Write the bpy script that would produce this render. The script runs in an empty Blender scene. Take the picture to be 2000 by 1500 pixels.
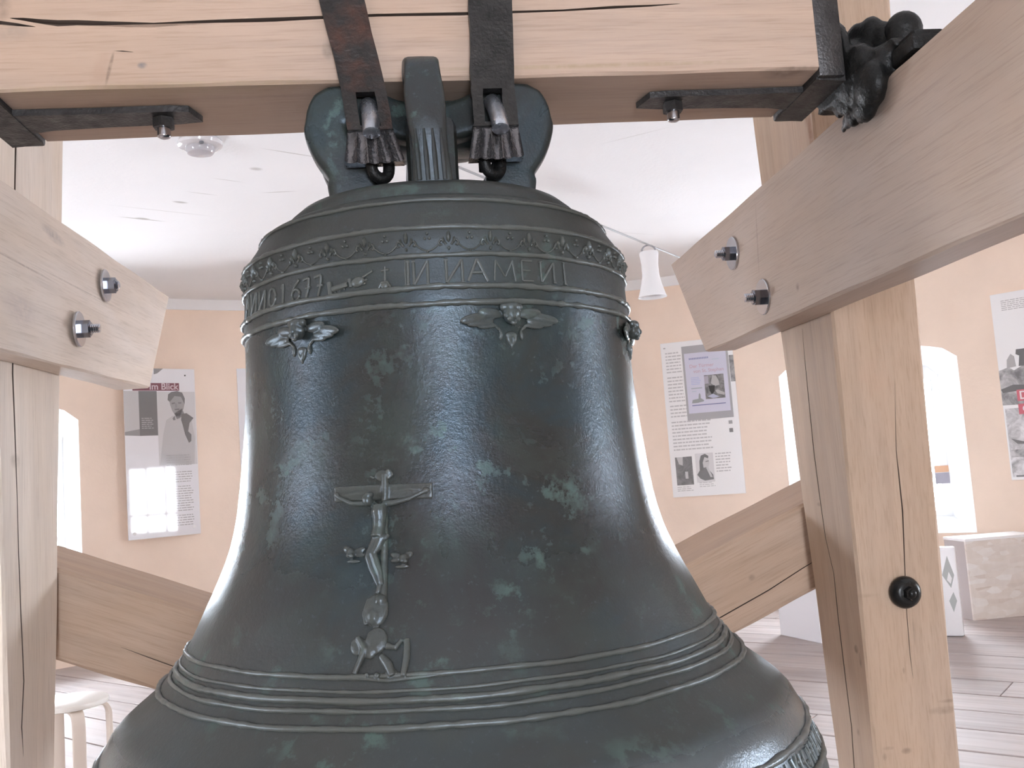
import bpy, bmesh, math, random
import numpy as np
from mathutils import Vector, Matrix
random.seed(7)
C = bpy.context.scene.collection
SC = bpy.context.scene
PI = math.pi

# ------------------------------------------------------------------ camera
FPX, PITCH, ROLL, EYE = 1870.1, math.radians(5.339), math.radians(4.1336), 1.32
_u = np.array([-math.sin(ROLL)*math.cos(PITCH), -math.cos(ROLL)*math.cos(PITCH), math.sin(PITCH)])
_f = np.array([0, 0, 1.0]) - _u*_u[2]; _f /= np.linalg.norm(_f); _r = np.cross(_f, _u)
CM = np.stack([_r, _f, _u])                       # photo axes (right, down, forward) -> world axes
cam = bpy.data.objects.new('camera', bpy.data.cameras.new('camera')); C.objects.link(cam)
cam.data.sensor_width = 36; cam.data.lens = 36*FPX/2000; cam.data.clip_start = .05
mw = Matrix.Identity(4)
for i in range(3):
    mw[i][0] = CM[i][0]; mw[i][1] = -CM[i][1]; mw[i][2] = -CM[i][2]
mw.translation = (0, 0, EYE); cam.matrix_world = mw
SC.camera = cam
SC.view_settings.view_transform = 'Standard'; SC.view_settings.look = 'None'
SC.view_settings.gamma = 1; SC.view_settings.use_curve_mapping = False
SC.view_settings.exposure = 1.88
SC.cycles.max_bounces = 12; SC.cycles.diffuse_bounces = 8; SC.cycles.transparent_max_bounces = 12
SC.cycles.use_denoising = True
try:
    SC.cycles.denoising_prefilter = 'ACCURATE'; SC.cycles.denoiser = 'OPENIMAGEDENOISE'
except Exception: pass

# ------------------------------------------------------------------ sky outside the windows
SKY = 16.0
w = bpy.data.worlds.new('overcast sky'); SC.world = w; w.use_nodes = True
bg = w.node_tree.nodes['Background']; bg.inputs[0].default_value = (.89, .955, 1.05, 1); bg.inputs[1].default_value = SKY

# the round tower room
FZ = .11; RC = (0.0, 3.26); RW = 5.4; RO = 6.20; CEIL = 2.975
NICHES = [32.4, -46.5, -119.0, 175.0, 95.0]; NSKEW = {32.4: -1.05, -46.5: 3.2}   # two windows sit off their niche's axis
NHALF = 7.45; NSILL = .62; NARCH = 2.13; NSPRING = 1.98; WSPLAY = .66
def wpt(R, deg, z): a = math.radians(deg); return Vector((RC[0]+R*math.sin(a), RC[1]+R*math.cos(a), z))
for i, nc in enumerate(NICHES):                     # portals only guide the sampling of the sky through each window
    ld = bpy.data.lights.new('portal', 'AREA'); ld.shape = 'RECTANGLE'; ld.size = 1.05; ld.size_y = 1.4
    ld.cycles.is_portal = True
    lo = bpy.data.objects.new('portal', ld); C.objects.link(lo)
    nc += NSKEW.get(nc, 0); p = wpt(RO+.02, nc, 1.35); d = (wpt(0, 0, 1.35)-p).normalized()
    lo.matrix_world = Matrix.Translation(p) @ d.to_track_quat('-Z', 'Z').to_matrix().to_4x4()

# ------------------------------------------------------------------ coordinates
YAW = math.radians(6.2)
BELL = Vector((-0.069965*1.8-.0045, 1.8, EYE))      # bell axis at eye height; the frame's own axes turn about it
FRAME = Matrix.Translation(BELL) @ Matrix.Rotation(YAW, 4, 'Z')
FINV = FRAME.inverted()
def ray(px, py): d = CM @ np.array([(px-1000)/FPX, (py-750)/FPX, 1.0]); return Vector(d)
_o = FINV @ Vector((0, 0, EYE))
def fray(px, py): return (FINV.to_3x3() @ ray(px, py)).normalized()
def at_x(px, py, X): d = fray(px, py); return _o + d*((X-_o.x)/d.x)
def at_y(px, py, Y): d = fray(px, py); return _o + d*((Y-_o.y)/d.y)
def at_z(px, py, Z): d = fray(px, py); return _o + d*((Z-_o.z)/d.z)
def floor_at(px, py, z=.11): d = ray(px, py); return Vector((0, 0, EYE)) + d*((z-EYE)/d.z)

# ------------------------------------------------------------------ object helpers
def mesh_from(bm, name, smooth=False):
    me = bpy.data.meshes.new(name)
    bmesh.ops.recalc_face_normals(bm, faces=bm.faces)
    bm.to_mesh(me); bm.free()
    if smooth:
        for p in me.polygons: p.use_smooth = True
    return me
def autosmooth(me, ang=35):
    for p in me.polygons: p.use_smooth = True
    try: me.set_sharp_from_angle(angle=math.radians(ang))
    except Exception: pass
def obj(name, me, mat, parent=None, mx=None, smooth=None):
    if isinstance(me, bmesh.types.BMesh): me = mesh_from(me, name)
    if smooth is not None: autosmooth(me, smooth)
    o = bpy.data.objects.new(name, me); C.objects.link(o)
    if mat is not None:
        me.materials.clear()
        for m in (mat if isinstance(mat, (list, tuple)) else [mat]): me.materials.append(m)
    if parent is not None: o.parent = parent
    if mx is not None: o.matrix_basis = mx
    return o
def tag(o, label, cat, group=None):
    o['label'] = label; o['category'] = cat
    if group: o['group'] = group
    return o
def struct(o, label=None):
    o['kind'] = 'structure'
    if label: o['label'] = label
    return o
def empty(name, mx): o = bpy.data.objects.new(name, None); o.empty_display_size = .05; C.objects.link(o); o.matrix_basis = mx; return o
def add_box(bm, lo, hi, bevel=0):
    lo, hi = Vector(lo), Vector(hi)
    m = Matrix.Translation((lo+hi)/2) @ Matrix.Diagonal((*(hi-lo), 1))
    g = bmesh.ops.create_cube(bm, size=1, matrix=m)
    if bevel:
        es = list({e for v in g['verts'] for e in v.link_edges})
        bmesh.ops.bevel(bm, geom=es, offset=bevel, segments=2, affect='EDGES', profile=.5)
def add_cyl(bm, a, b, r, r2=None, seg=24):
    a, b = Vector(a), Vector(b); d = b-a
    m = Matrix.Translation((a+b)/2) @ d.to_track_quat('Z', 'Y').to_matrix().to_4x4()
    bmesh.ops.create_cone(bm, cap_ends=True, segments=seg, radius1=r, radius2=r if r2 is None else r2, depth=d.length, matrix=m)
def add_ball(bm, c, r, mx=None, sub=2):
    m = Matrix.Translation(Vector(c))
    if mx is not None: m = m @ mx
    r = r if isinstance(r, (tuple, list, Vector)) else (r, r, r)
    bmesh.ops.create_icosphere(bm, subdivisions=sub, radius=1, matrix=m @ Matrix.Diagonal((*r, 1)))
def add_tube(bm, pts, rad, seg=8, closed=False):
    pts = [Vector(p) for p in pts]; n = len(pts)
    rad = rad if isinstance(rad, (list, tuple)) else [rad]*n
    rings = []; prev = None
    for i, p in enumerate(pts):
        a = pts[(i-1) % n] if (i or closed) else pts[0]
        b = pts[(i+1) % n] if (i < n-1 or closed) else pts[-1]
        t = (b-a).normalized()
        if prev is None:
            x = t.orthogonal().normalized()
        else:
            x = (prev - t*prev.dot(t)).normalized()
        prev = x; y = t.cross(x)
        rings.append([bm.verts.new(p+(x*math.cos(2*PI*k/seg)+y*math.sin(2*PI*k/seg))*rad[i]) for k in range(seg)])
    for i in range(n if closed else n-1):
        r0, r1 = rings[i], rings[(i+1) % n]
        for k in range(seg): bm.faces.new((r0[k], r0[(k+1) % seg], r1[(k+1) % seg], r1[k]))
    if not closed:
        bm.faces.new(rings[0][::-1]); bm.faces.new(rings[-1])
def add_lathe(bm, prof, seg=64, mx=None):
    rings = []
    for r, z in prof:
        if r < 1e-6: rings.append([bm.verts.new((0, 0, z))])
        else: rings.append([bm.verts.new((r*math.sin(2*PI*k/seg), -r*math.cos(2*PI*k/seg), z)) for k in range(seg)])
    new = [v for r in rings for v in r]
    for a, b in zip(rings, rings[1:]):
        for k in range(seg):
            k2 = (k+1) % seg
            if len(a) == 1 and len(b) == 1: continue
            if len(a) == 1: bm.faces.new((a[0], b[k], b[k2]))
            elif len(b) == 1: bm.faces.new((a[k], a[k2], b[0]))
            else: bm.faces.new((a[k], a[k2], b[k2], b[k]))
    if mx is not None: bmesh.ops.transform(bm, matrix=mx, verts=new)
def add_prism(bm, poly, t0, t1, axes):
    """polygon in (a,b) extruded along c; axes = function (a,b,c) -> Vector"""
    lo = [bm.verts.new(axes(a, b, t0)) for a, b in poly]; hi = [bm.verts.new(axes(a, b, t1)) for a, b in poly]
    bm.faces.new(lo[::-1]); bm.faces.new(hi); n = len(poly)
    for i in range(n): bm.faces.new((lo[i], lo[(i+1) % n], hi[(i+1) % n], hi[i]))
def remesh(bm, voxel, name, smooth_iter=2):
    me = mesh_from(bm, name); o = bpy.data.objects.new(name, me); C.objects.link(o)
    m = o.modifiers.new('r', 'REMESH'); m.mode = 'VOXEL'; m.voxel_size = voxel; m.use_smooth_shade = True
    s = o.modifiers.new('s', 'SMOOTH'); s.iterations = smooth_iter; s.factor = .5
    dg = bpy.context.evaluated_depsgraph_get(); e = o.evaluated_get(dg)
    out = bpy.data.meshes.new_from_object(e); bpy.data.objects.remove(o); bpy.data.meshes.remove(me)
    for p in out.polygons: p.use_smooth = True
    return out

# ------------------------------------------------------------------ materials
def newmat(name):
    m = bpy.data.materials.new(name); m.use_nodes = True
    nt = m.node_tree; return m, nt, nt.nodes['Principled BSDF']
def plain(name, col, rough=.6, metal=0, spec=None, coat=0):
    m, nt, b = newmat(name)
    b.inputs['Base Color'].default_value = (*col, 1); b.inputs['Roughness'].default_value = rough; b.inputs['Metallic'].default_value = metal
    if spec is not None: b.inputs['Specular IOR Level'].default_value = spec
    if coat: b.inputs['Coat Weight'].default_value = coat; b.inputs['Coat Roughness'].default_value = .04
    return m
def node(nt, t, **k):
    n = nt.nodes.new(t)
    for a, v in k.items(): setattr(n, a, v)
    return n
def noise(nt, vec, scale, detail=4, rough=.55, dist=0, mscale=None, off=None):
    if mscale or off is not None:
        mp = node(nt, 'ShaderNodeMapping'); nt.links.new(vec, mp.inputs[0])
        if mscale: mp.inputs['Scale'].default_value = mscale
        if off is not None: mp.inputs['Location'].default_value = off
        vec = mp.outputs[0]
    n = node(nt, 'ShaderNodeTexNoise'); nt.links.new(vec, n.inputs['Vector'])
    n.inputs['Scale'].default_value = scale; n.inputs['Detail'].default_value = detail; n.inputs['Roughness'].default_value = rough; n.inputs['Distortion'].default_value = dist
    return n.outputs[0]
def ramp(nt, fac, stops, interp='LINEAR'):
    r = node(nt, 'ShaderNodeValToRGB'); r.color_ramp.interpolation = interp
    el = r.color_ramp.elements
    while len(el) < len(stops): el.new(.5)
    for e, (p, c) in zip(el, stops): e.position = p; e.color = (*c, 1) if len(c) == 3 else c
    nt.links.new(fac, r.inputs[0]); return r.outputs[0]
def mix(nt, fac, a, b, blend='MIX'):
    m = node(nt, 'ShaderNodeMix', data_type='RGBA', blend_type=blend)
    for s, v in ((m.inputs[0], fac), (m.inputs[6], a), (m.inputs[7], b)):
        if isinstance(v, (int, float)): s.default_value = v
        elif isinstance(v, tuple): s.default_value = (*v, 1)
        else: nt.links.new(v, s)
    return m.outputs[2]
def math_(nt, op, a, b=None, clamp=False):
    m = node(nt, 'ShaderNodeMath', operation=op); m.use_clamp = clamp
    for s, v in zip(m.inputs, (a, b)):
        if v is None: continue
        if isinstance(v, (int, float)): s.default_value = v
        else: nt.links.new(v, s)
    return m.outputs[0]
def bump(nt, b, h, strength, dist):
    n = node(nt, 'ShaderNodeBump'); n.inputs['Strength'].default_value = strength; n.inputs['Distance'].default_value = dist
    nt.links.new(h, n.inputs['Height']); nt.links.new(n.outputs[0], b.inputs['Normal'])
def obcoord(nt): return node(nt, 'ShaderNodeTexCoord').outputs['Object']
def spot(nt, vec, c, r, ang=0):
    """1 inside an elliptical mark at c with radii r, fading to 0 at its rim"""
    mp = node(nt, 'ShaderNodeMapping', vector_type='TEXTURE'); nt.links.new(vec, mp.inputs[0])
    mp.inputs['Location'].default_value = c; mp.inputs['Scale'].default_value = r; mp.inputs['Rotation'].default_value = ang if isinstance(ang, tuple) else (0, 0, ang)
    l = node(nt, 'ShaderNodeVectorMath', operation='LENGTH'); nt.links.new(mp.outputs[0], l.inputs[0])
    return ramp(nt, l.outputs['Value'], [(0, (1, 1, 1)), (.5, (.75, .75, .75)), (1, (0, 0, 0))])
def oak(name, base=(.56, .41, .32), spots=(), seed=0.0, contrast=1.0):
    m, nt, b = newmat(name); v = obcoord(nt); off = (seed*3.1, seed*1.7, seed)
    g = noise(nt, v, 1, 7, .60, .35, (1.3, 24, 24), off)
    f = noise(nt, v, 1, 4, .6, 0, (9, 260, 260), off)
    big = noise(nt, v, 2.2, 3, .5, .6, (1, 2.2, 2.2), off)
    k = contrast
    col = ramp(nt, g, [(.25, tuple(c*(1-.17*k) for c in base)), (.5, base), (.75, tuple(min(1, c*(1+.09*k)) for c in base))])
    col = mix(nt, ramp(nt, big, [(.35, (0, 0, 0)), (.7, (.55, .55, .55))]), col, (base[0]*.95, base[1]*.87, base[2]*.76))
    col = mix(nt, .55, col, ramp(nt, f, [(.3, (.74, .70, .66)), (.5, (1, 1, 1))]), 'MULTIPLY')
    for (c, r, ang, sc, amt) in spots:
        s = spot(nt, v, c, r, ang); n2 = noise(nt, v, 60, 3)
        s = math_(nt, 'MULTIPLY', s, math_(nt, 'MULTIPLY', ramp(nt, n2, [(.3, (.3, .3, .3)), (.6, (1, 1, 1))]), amt))
        col = mix(nt, s, col, sc)
    nt.links.new(col, b.inputs['Base Color']); b.inputs['Roughness'].default_value = .62
    b.inputs['Specular IOR Level'].default_value = .35
    bump(nt, b, math_(nt, 'ADD', g, math_(nt, 'MULTIPLY', f, .5)), .25, .004)
    return m
DARK = (.11, .08, .065); BLUE = (.14, .15, .17)
crackmat = plain('oak crack', (.10, .07, .055), .9)

def iron(name, col=(.045, .042, .042), rough=.4, rust=0.0, bumpd=.003, metal=.6):
    m, nt, b = newmat(name); v = obcoord(nt)
    n1 = noise(nt, v, 30, 5, .6); n2 = noise(nt, v, 140, 3); n3 = noise(nt, v, 9, 4, .6)
    c = ramp(nt, n1, [(.3, tuple(x*.7 for x in col)), (.7, tuple(x*1.5 for x in col))])
    if rust: c = mix(nt, ramp(nt, n3, [(.5, (0, 0, 0)), (.72, (rust, rust, rust))]), c, (.16, .055, .03))
    nt.links.new(c, b.inputs['Base Color']); b.inputs['Metallic'].default_value = metal
    nt.links.new(ramp(nt, n1, [(.3, (rough*1.25,)*3), (.7, (rough*.75,)*3)]), b.inputs['Roughness'])
    bump(nt, b, math_(nt, 'ADD', n2, n1), .5, bumpd)
    return m
M_iron = iron('forged iron', (.05, .047, .047), .42, .0)
M_strap = iron('forged iron with rust', (.026, .023, .022), .45, .55)
M_strap2 = iron('dark forged strap iron', (.026, .024, .023), .45, 0)
M_grease = iron('black greased iron', (.008, .008, .008), .45, 0, .004, .0)
M_grease.node_tree.nodes['Principled BSDF'].inputs['Specular IOR Level'].default_value = .28
M_chrome = plain('bright zinc steel', (.55, .57, .62), .16, 1.0)
M_nut = plain('dark steel nut', (.24, .25, .29), .2, 1.0)
M_blackbolt = iron('black bolt', (.012, .012, .012), .3, 0, .001, .4)

def bronze(relief=False):
    m, nt, b = newmat('rubbed bronze relief' if relief else 'patinated bronze'); v = obcoord(nt)
    n1 = noise(nt, v, 4.5, 6, .65, .5); n2 = noise(nt, v, 20, 6, .7); n3 = noise(nt, v, 240, 2); n4 = noise(nt, v, 3.0, 5, .65, .3, None, (5, 2, 1))
    n5 = noise(nt, v, 95, 5, .75); n6 = noise(nt, v, 7, 5, .6, .3, None, (1, 7, 3))
    sep = node(nt, 'ShaderNodeSeparateXYZ'); nt.links.new(v, sep.inputs[0]); z = sep.outputs[2]
    c = ramp(nt, n1, [(.34, (.030, .026, .021)), (.48, (.030, .032, .029)), (.58, (.027, .038, .041)), (.72, (.034, .052, .058))])
    c = mix(nt, ramp(nt, n6, [(.5, (0, 0, 0)), (.7, (.5, .5, .5))]), c, (.042, .058, .048))
    # dust lying on the shoulder and on the flare below the waist; the strike zone above the lip is rubbed bright
    zr = math_(nt, 'DIVIDE', math_(nt, 'ADD', z, .6), 1.4)
    dust = ramp(nt, zr, [(0.0000, (.6,)*3), (0.1036, (.5,)*3), (0.1179, (.0,)*3), (0.1464, (.0,)*3), (0.1679, (.75,)*3), (0.2143, (.7,)*3), (0.3500, (.0,)*3), (0.6143, (.0,)*3), (0.6429, (.55,)*3), (0.6929, (.9,)*3), (.785, (.7,)*3), (.82, (.15,)*3)])
    dust = math_(nt, 'MULTIPLY', dust, ramp(nt, n4, [(.3, (.55,)*3), (.65, (1,)*3)]))
    c = mix(nt, dust, c, (.056, .056, .047))
    vd = math_(nt, 'MULTIPLY', ramp(nt, n2, [(.55, (0, 0, 0)), (.62, (1, 1, 1))]), ramp(nt, n4, [(.46, (0, 0, 0)), (.58, (1, 1, 1))]))
    c = mix(nt, math_(nt, 'MULTIPLY', vd, .62), c, (.085, .135, .112))
    c = mix(nt, ramp(nt, n5, [(.60, (0, 0, 0)), (.72, (.4, .4, .4))]), c, (.10, .125, .14))
    strike = math_(nt, 'MULTIPLY', ramp(nt, zr, [(0.1071, (0,)*3), (0.1214, (1,)*3), (0.1464, (1,)*3), (0.1629, (0,)*3)]), ramp(nt, n4, [(.3, (.6,)*3), (.6, (1,)*3)]))
    c = mix(nt, strike, c, (.10, .112, .115))
    if relief:
        pt = node(nt, 'ShaderNodeNewGeometry').outputs['Pointiness']
        c = mix(nt, ramp(nt, pt, [(.47, (.12,)*3), (.56, (.55,)*3)]), c, (.125, .13, .115))
    nt.links.new(c, b.inputs['Base Color']); b.inputs['Metallic'].default_value = .2
    r = ramp(nt, n1, [(.3, (.31,)*3), (.7, (.20,)*3)])
    r = mix(nt, vd, r, (.5, .5, .5)); r = mix(nt, dust, r, (.62, .62, .62)); r = mix(nt, strike, r, (.19, .19, .19))
    if relief: r = mix(nt, .7, r, (.32, .32, .32))
    nt.links.new(r, b.inputs['Roughness'])
    b.inputs['Specular IOR Level'].default_value = .5; b.inputs['Specular Tint'].default_value = (.70, .88, 1.14, 1)  # bluish tint puts the sky's blue into the highlights
    bump(nt, b, math_(nt, 'ADD', math_(nt, 'MULTIPLY', n3, .35), math_(nt, 'MULTIPLY', n5, 1.0)), .30, .0022)
    return m
M_bronze = bronze(); M_relief = bronze(True)

def plaster(name, col, var=.06, fade=None, spots=()):
    m, nt, b = newmat(name); v = obcoord(nt)
    n = noise(nt, v, 1.3, 5, .6); n2 = noise(nt, v, 40, 4)
    c = ramp(nt, n, [(.3, tuple(x*(1-var) for x in col)), (.7, tuple(min(1, x*(1+var)) for x in col))])
    for (p, r, ang, sc, amt) in spots:
        s = math_(nt, 'MULTIPLY', spot(nt, v, p, r, ang), amt); c = mix(nt, s, c, sc)
    nt.links.new(c, b.inputs['Base Color']); b.inputs['Roughness'].default_value = .85; b.inputs['Specular IOR Level'].default_value = .2
    bump(nt, b, math_(nt, 'ADD', n2, n), .15, .01)
    return m
M_wall = plaster('peach limewash', (.92, .765, .64))
M_white = plaster('white limewash', (.88, .88, .88), .02)
def cspot(px, py, lx, ly, ang, amt=.8):
    p = floor_at(px, py, CEIL); return ((p.x, p.y, CEIL), (lx, ly, .3), ang, (.42, .40, .37), amt)
ca = math.radians(38)
M_ceil = plaster('white ceiling plaster', (.86, .86, .865), .02, None,
    [cspot(278, 428, .16, .012, ca), cspot(278, 427, .05, .025, ca), cspot(352, 395, .05, .022, ca), cspot(395, 378, .10, .007, ca, .5),
     cspot(320, 412, .35, .006, ca, .45), cspot(500, 330, .04, .03, ca, .6), cspot(545, 375, .12, .008, .1, .6), cspot(445, 352, .10, .006, ca, .5),
     cspot(575, 300, .2, .008, ca, .6), cspot(1240, 265, .22, .006, -.5, .35), cspot(1225, 455, .3, .008, .5, .3)])
def floorwood():
    m, nt, b = newmat('pale worn floorboards'); v = obcoord(nt)
    oi = node(nt, 'ShaderNodeObjectInfo')
    cmb = node(nt, 'ShaderNodeVectorMath', operation='ADD'); nt.links.new(v, cmb.inputs[0])
    sc = node(nt, 'ShaderNodeVectorMath', operation='SCALE'); nt.links.new(oi.outputs['Random'], sc.inputs['Scale']); sc.inputs[0].default_value = (17, 9, 3)
    nt.links.new(sc.outputs[0], cmb.inputs[1]); v = cmb.outputs[0]
    g = noise(nt, v, 1, 6, .6, .3, (1.2, 22, 22)); k = noise(nt, v, 5, 4, .6, .5)
    c = ramp(nt, g, [(.3, (.34, .285, .265)), (.5, (.45, .40, .385)), (.72, (.53, .485, .475))])
    c = mix(nt, ramp(nt, k, [(.4, (0, 0, 0)), (.75, (.5, .5, .5))]), c, (.52, .43, .39))
    c = mix(nt, 1.0, c, ramp(nt, oi.outputs['Random'], [(0, (.86, .85, .85)), (1, (1, 1, 1))]), 'MULTIPLY')
    nt.links.new(c, b.inputs['Base Color']); b.inputs['Roughness'].default_value = .6; b.inputs['Specular IOR Level'].default_value = .3
    bump(nt, b, g, .2, .004); return m
M_floor = floorwood()
def osb():
    m, nt, b = newmat('pale strand board'); v = obcoord(nt)
    mp = node(nt, 'ShaderNodeMapping'); nt.links.new(v, mp.inputs[0]); mp.inputs['Scale'].default_value = (9, 9, 26); mp.inputs['Rotation'].default_value = (0, .5, 0)
    vo = node(nt, 'ShaderNodeTexVoronoi'); nt.links.new(mp.outputs[0], vo.inputs['Vector']); vo.inputs['Scale'].default_value = 1.3
    n = noise(nt, v, 14, 4)
    c = ramp(nt, vo.outputs['Color'], [(.1, (.58, .46, .37)), (.4, (.80, .74, .69)), (.6, (.72, .63, .55)), (.9, (.86, .83, .80))])
    c = mix(nt, .4, c, ramp(nt, n, [(.3, (.7, .66, .62)), (.7, (.86, .83, .8))]))
    nt.links.new(c, b.inputs['Base Color']); b.inputs['Roughness'].default_value = .6; return m
M_osb = osb()
M_frame = plain('white window paint', (.80, .80, .80), .45)
def glassmat():
    m = bpy.data.materials.new('window glass'); m.use_nodes = True; nt = m.node_tree; nt.nodes.clear()
    o = node(nt, 'ShaderNodeOutputMaterial'); t = node(nt, 'ShaderNodeBsdfTransparent'); g = node(nt, 'ShaderNodeBsdfGlossy'); g.inputs['Roughness'].default_value = .02
    fr = node(nt, 'ShaderNodeFresnel'); fr.inputs[0].default_value = 1.45; mx = node(nt, 'ShaderNodeMixShader')
    nt.links.new(fr.outputs[0], mx.inputs[0]); nt.links.new(t.outputs[0], mx.inputs[1]); nt.links.new(g.outputs[0], mx.inputs[2]); nt.links.new(mx.outputs[0], o.inputs[0]); return m
M_glass = glassmat()

# ------------------------------------------------------------------ room shell
def arch_z(t, top=NARCH, spring=NSPRING): return spring+(top-spring)*math.sqrt(max(0, 1-t*t))   # t in -1..1 across a niche
def build_wall():
    bm = bmesh.new(); rev = bmesh.new()
    edges = []                                                     # (deg, niche index or None, t)
    NS = 14
    cur = []
    ranges = sorted([((c+360) % 360-NHALF, (c+360) % 360+NHALF) for c in NICHES]); skew = {round((c+360) % 360, 2): NSKEW.get(c, 0) for c in NICHES}
    def quad(b, *p): b.faces.new([b.verts.new(x) for x in p])
    deg = ranges[-1][1]-360
    for a, e in ranges:
        n = max(1, int((a-deg)/3))
        for i in range(n):
            d0 = deg+(a-deg)*i/n; d1 = deg+(a-deg)*(i+1)/n
            quad(bm, wpt(RW, d0, FZ-.04), wpt(RW, d1, FZ-.04), wpt(RW, d1, CEIL), wpt(RW, d0, CEIL))
        c = (a+e)/2; cw = c+skew[round(c, 2)]
        for i in range(NS):
            t0 = -1+2*i/NS; t1 = -1+2*(i+1)/NS
            d0, d1 = c+NHALF*t0, c+NHALF*t1; s0, s1 = cw+NHALF*WSPLAY*t0, cw+NHALF*WSPLAY*t1
            quad(bm, wpt(RW, d0, FZ-.04), wpt(RW, d1, FZ-.04), wpt(RW, d1, NSILL), wpt(RW, d0, NSILL))
            quad(bm, wpt(RW, d0, arch_z(t0)), wpt(RW, d1, arch_z(t1)), wpt(RW, d1, CEIL), wpt(RW, d0, CEIL))
            quad(rev, wpt(RW, d0, arch_z(t0)), wpt(RW, d1, arch_z(t1)), wpt(RO, s1, arch_z(t1)-.08), wpt(RO, s0, arch_z(t0)-.08))
            quad(rev, wpt(RW, d0, NSILL), wpt(RW, d1, NSILL), wpt(RO, s1, NSILL+.08), wpt(RO, s0, NSILL+.08))
        for t in (-1, 1):
            quad(rev, wpt(RW, c+NHALF*t, NSILL), wpt(RW, c+NHALF*t, NSPRING), wpt(RO, cw+NHALF*WSPLAY*t, NSPRING-.08), wpt(RO, cw+NHALF*WSPLAY*t, NSILL+.08))
        deg = e
    bmesh.ops.remove_doubles(bm, verts=bm.verts, dist=1e-4); bmesh.ops.remove_doubles(rev, verts=rev.verts, dist=1e-4)
    wl = struct(obj('wall_round', bm, M_wall, smooth=30), 'round peach limewashed tower wall pierced by arched window niches')
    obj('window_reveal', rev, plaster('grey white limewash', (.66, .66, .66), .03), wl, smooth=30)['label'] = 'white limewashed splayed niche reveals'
build_wall()
def ring_trim(name, r0, r1, z0, z1, mat):
    bm = bmesh.new(); n = 120; q = []
    for k in range(n):
        q.append([bm.verts.new(wpt(r, 360*k/n, z)) for r, z in ((r0, z0), (r1, z0), (r1, z1), (r0, z1))])
    for k in range(n):
        a, b = q[k], q[(k+1) % n]
        for i in range(4): bm.faces.new((a[i], a[(i+1) % 4], b[(i+1) % 4], b[i]))
    return struct(obj(name, bm, mat, smooth=30))
ring_trim('trim_1', RW-.012, RW-.0005, CEIL-.09, CEIL-.0005, M_white)['label'] = 'white painted band where the wall meets the ceiling'
def disc(name, z0, z1, R, mat):
    bm = bmesh.new(); bmesh.ops.create_cone(bm, cap_ends=True, segments=120, radius1=R, radius2=R, depth=z1-z0, matrix=Matrix.Translation((RC[0], RC[1], (z0+z1)/2)))
    return struct(obj(name, bm, mat))
disc('ceiling', CEIL, CEIL+.2, RO+.3, M_ceil)['label'] = 'white plaster ceiling with fine cracks'
# floor: dark joist bed with boards laid on it
fl = disc('floor', FZ-.30, FZ-.035, RO+.3, plain('dark gap under boards', (.06, .045, .04), .9)); fl['label'] = 'pale worn wooden floor of wide boards'
PD = math.radians(52.3)                                             # boards run this far left of straight ahead
pdir = Vector((-math.sin(PD), math.cos(PD), 0)); pn = Vector((pdir.y, -pdir.x, 0))
pm = Matrix(((pdir.x, -pn.x, 0, 0), (pdir.y, -pn.y, 0, 0), (0, 0, 1, 0), (0, 0, 0, 1)))
PW = .307
for k in range(-17, 18):
    c0 = k*PW; off = min(abs(c0), abs(c0+PW)) if c0*(c0+PW) > 0 else 0
    if off >= RW+.05: continue
    half = math.sqrt((RW+.05)**2-off*off)
    cuts = [-half]; x = -half+random.uniform(1.5, 4.5)
    while x < half-1.0: cuts.append(x); x += random.uniform(3.2, 5.2)
    cuts.append(half)
    for a, b in zip(cuts, cuts[1:]):
        bm = bmesh.new(); dz = random.uniform(-.003, .0)
        add_box(bm, (a+.002, -PW/2+.005, -.0345), (b-.002, PW/2-.005, dz), .004)
        ctr = Vector((RC[0], RC[1], FZ)) + pn*(c0+PW/2)
        obj('plank', bm, M_floor, fl, Matrix.Translation(ctr) @ pm)
# windows: white frames, three panes over three, set at the outer end of each niche
for i, nc in enumerate(NICHES):
    nc += NSKEW.get(nc, 0)
    hw = RO*math.sin(math.radians(NHALF*WSPLAY)); dz = RO*math.cos(math.radians(NHALF*WSPLAY))
    zb, zt = NSILL+.07, NSPRING-.10
    bm = bmesh.new(); fr = .055
    add_box(bm, (-hw-.02, -.03, zb), (-hw+fr, .03, zt+.2)); add_box(bm, (hw-fr, -.03, zb), (hw+.02, .03, zt+.2))
    add_box(bm, (-hw+fr, -.03, zb), (hw-fr, .03, zb+fr))
    poly = [(-hw-.02, zt), (hw+.02, zt)] + [((hw+.02)*math.cos(PI*j/12), zt+.02+.22*math.sin(PI*j/12)) for j in range(13)]
    add_prism(bm, poly, -.03, .03, lambda a, b, c: Vector((a, c, b)))
    base = Matrix.Translation((RC[0], RC[1], 0)) @ Matrix.Rotation(-math.radians(nc), 4, 'Z') @ Matrix.Translation((0, dz, 0))
    wn = struct(obj('window_%d' % (i+1), bm, M_frame, None, base), 'white wooden six pane window in a deep niche')
    zm = zb+.36
    mb = bmesh.new(); add_box(mb, (-hw+fr, -.022, zm-.025), (hw-fr, .022, zm+.025))
    for s in (-1, 1): add_box(mb, (s*hw/3-.022, -.02, zb+fr), (s*hw/3+.022, .02, zm-.025)); add_box(mb, (s*hw/3-.022, -.02, zm+.025), (s*hw/3+.022, .02, zt))
    obj('mullion', mb, M_frame, wn)
    xs = [-hw+fr, -hw/3-.022, -hw/3+.022, hw/3-.022, hw/3+.022, hw-fr]
    for a, b in ((0, 1), (2, 3), (4, 5)):
        for z0, z1 in ((zb+fr, zm-.025), (zm+.025, zt)):
            gb = bmesh.new(); add_box(gb, (xs[a], -.003, z0), (xs[b], .003, z1)); obj('pane', gb, M_glass, wn)

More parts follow.
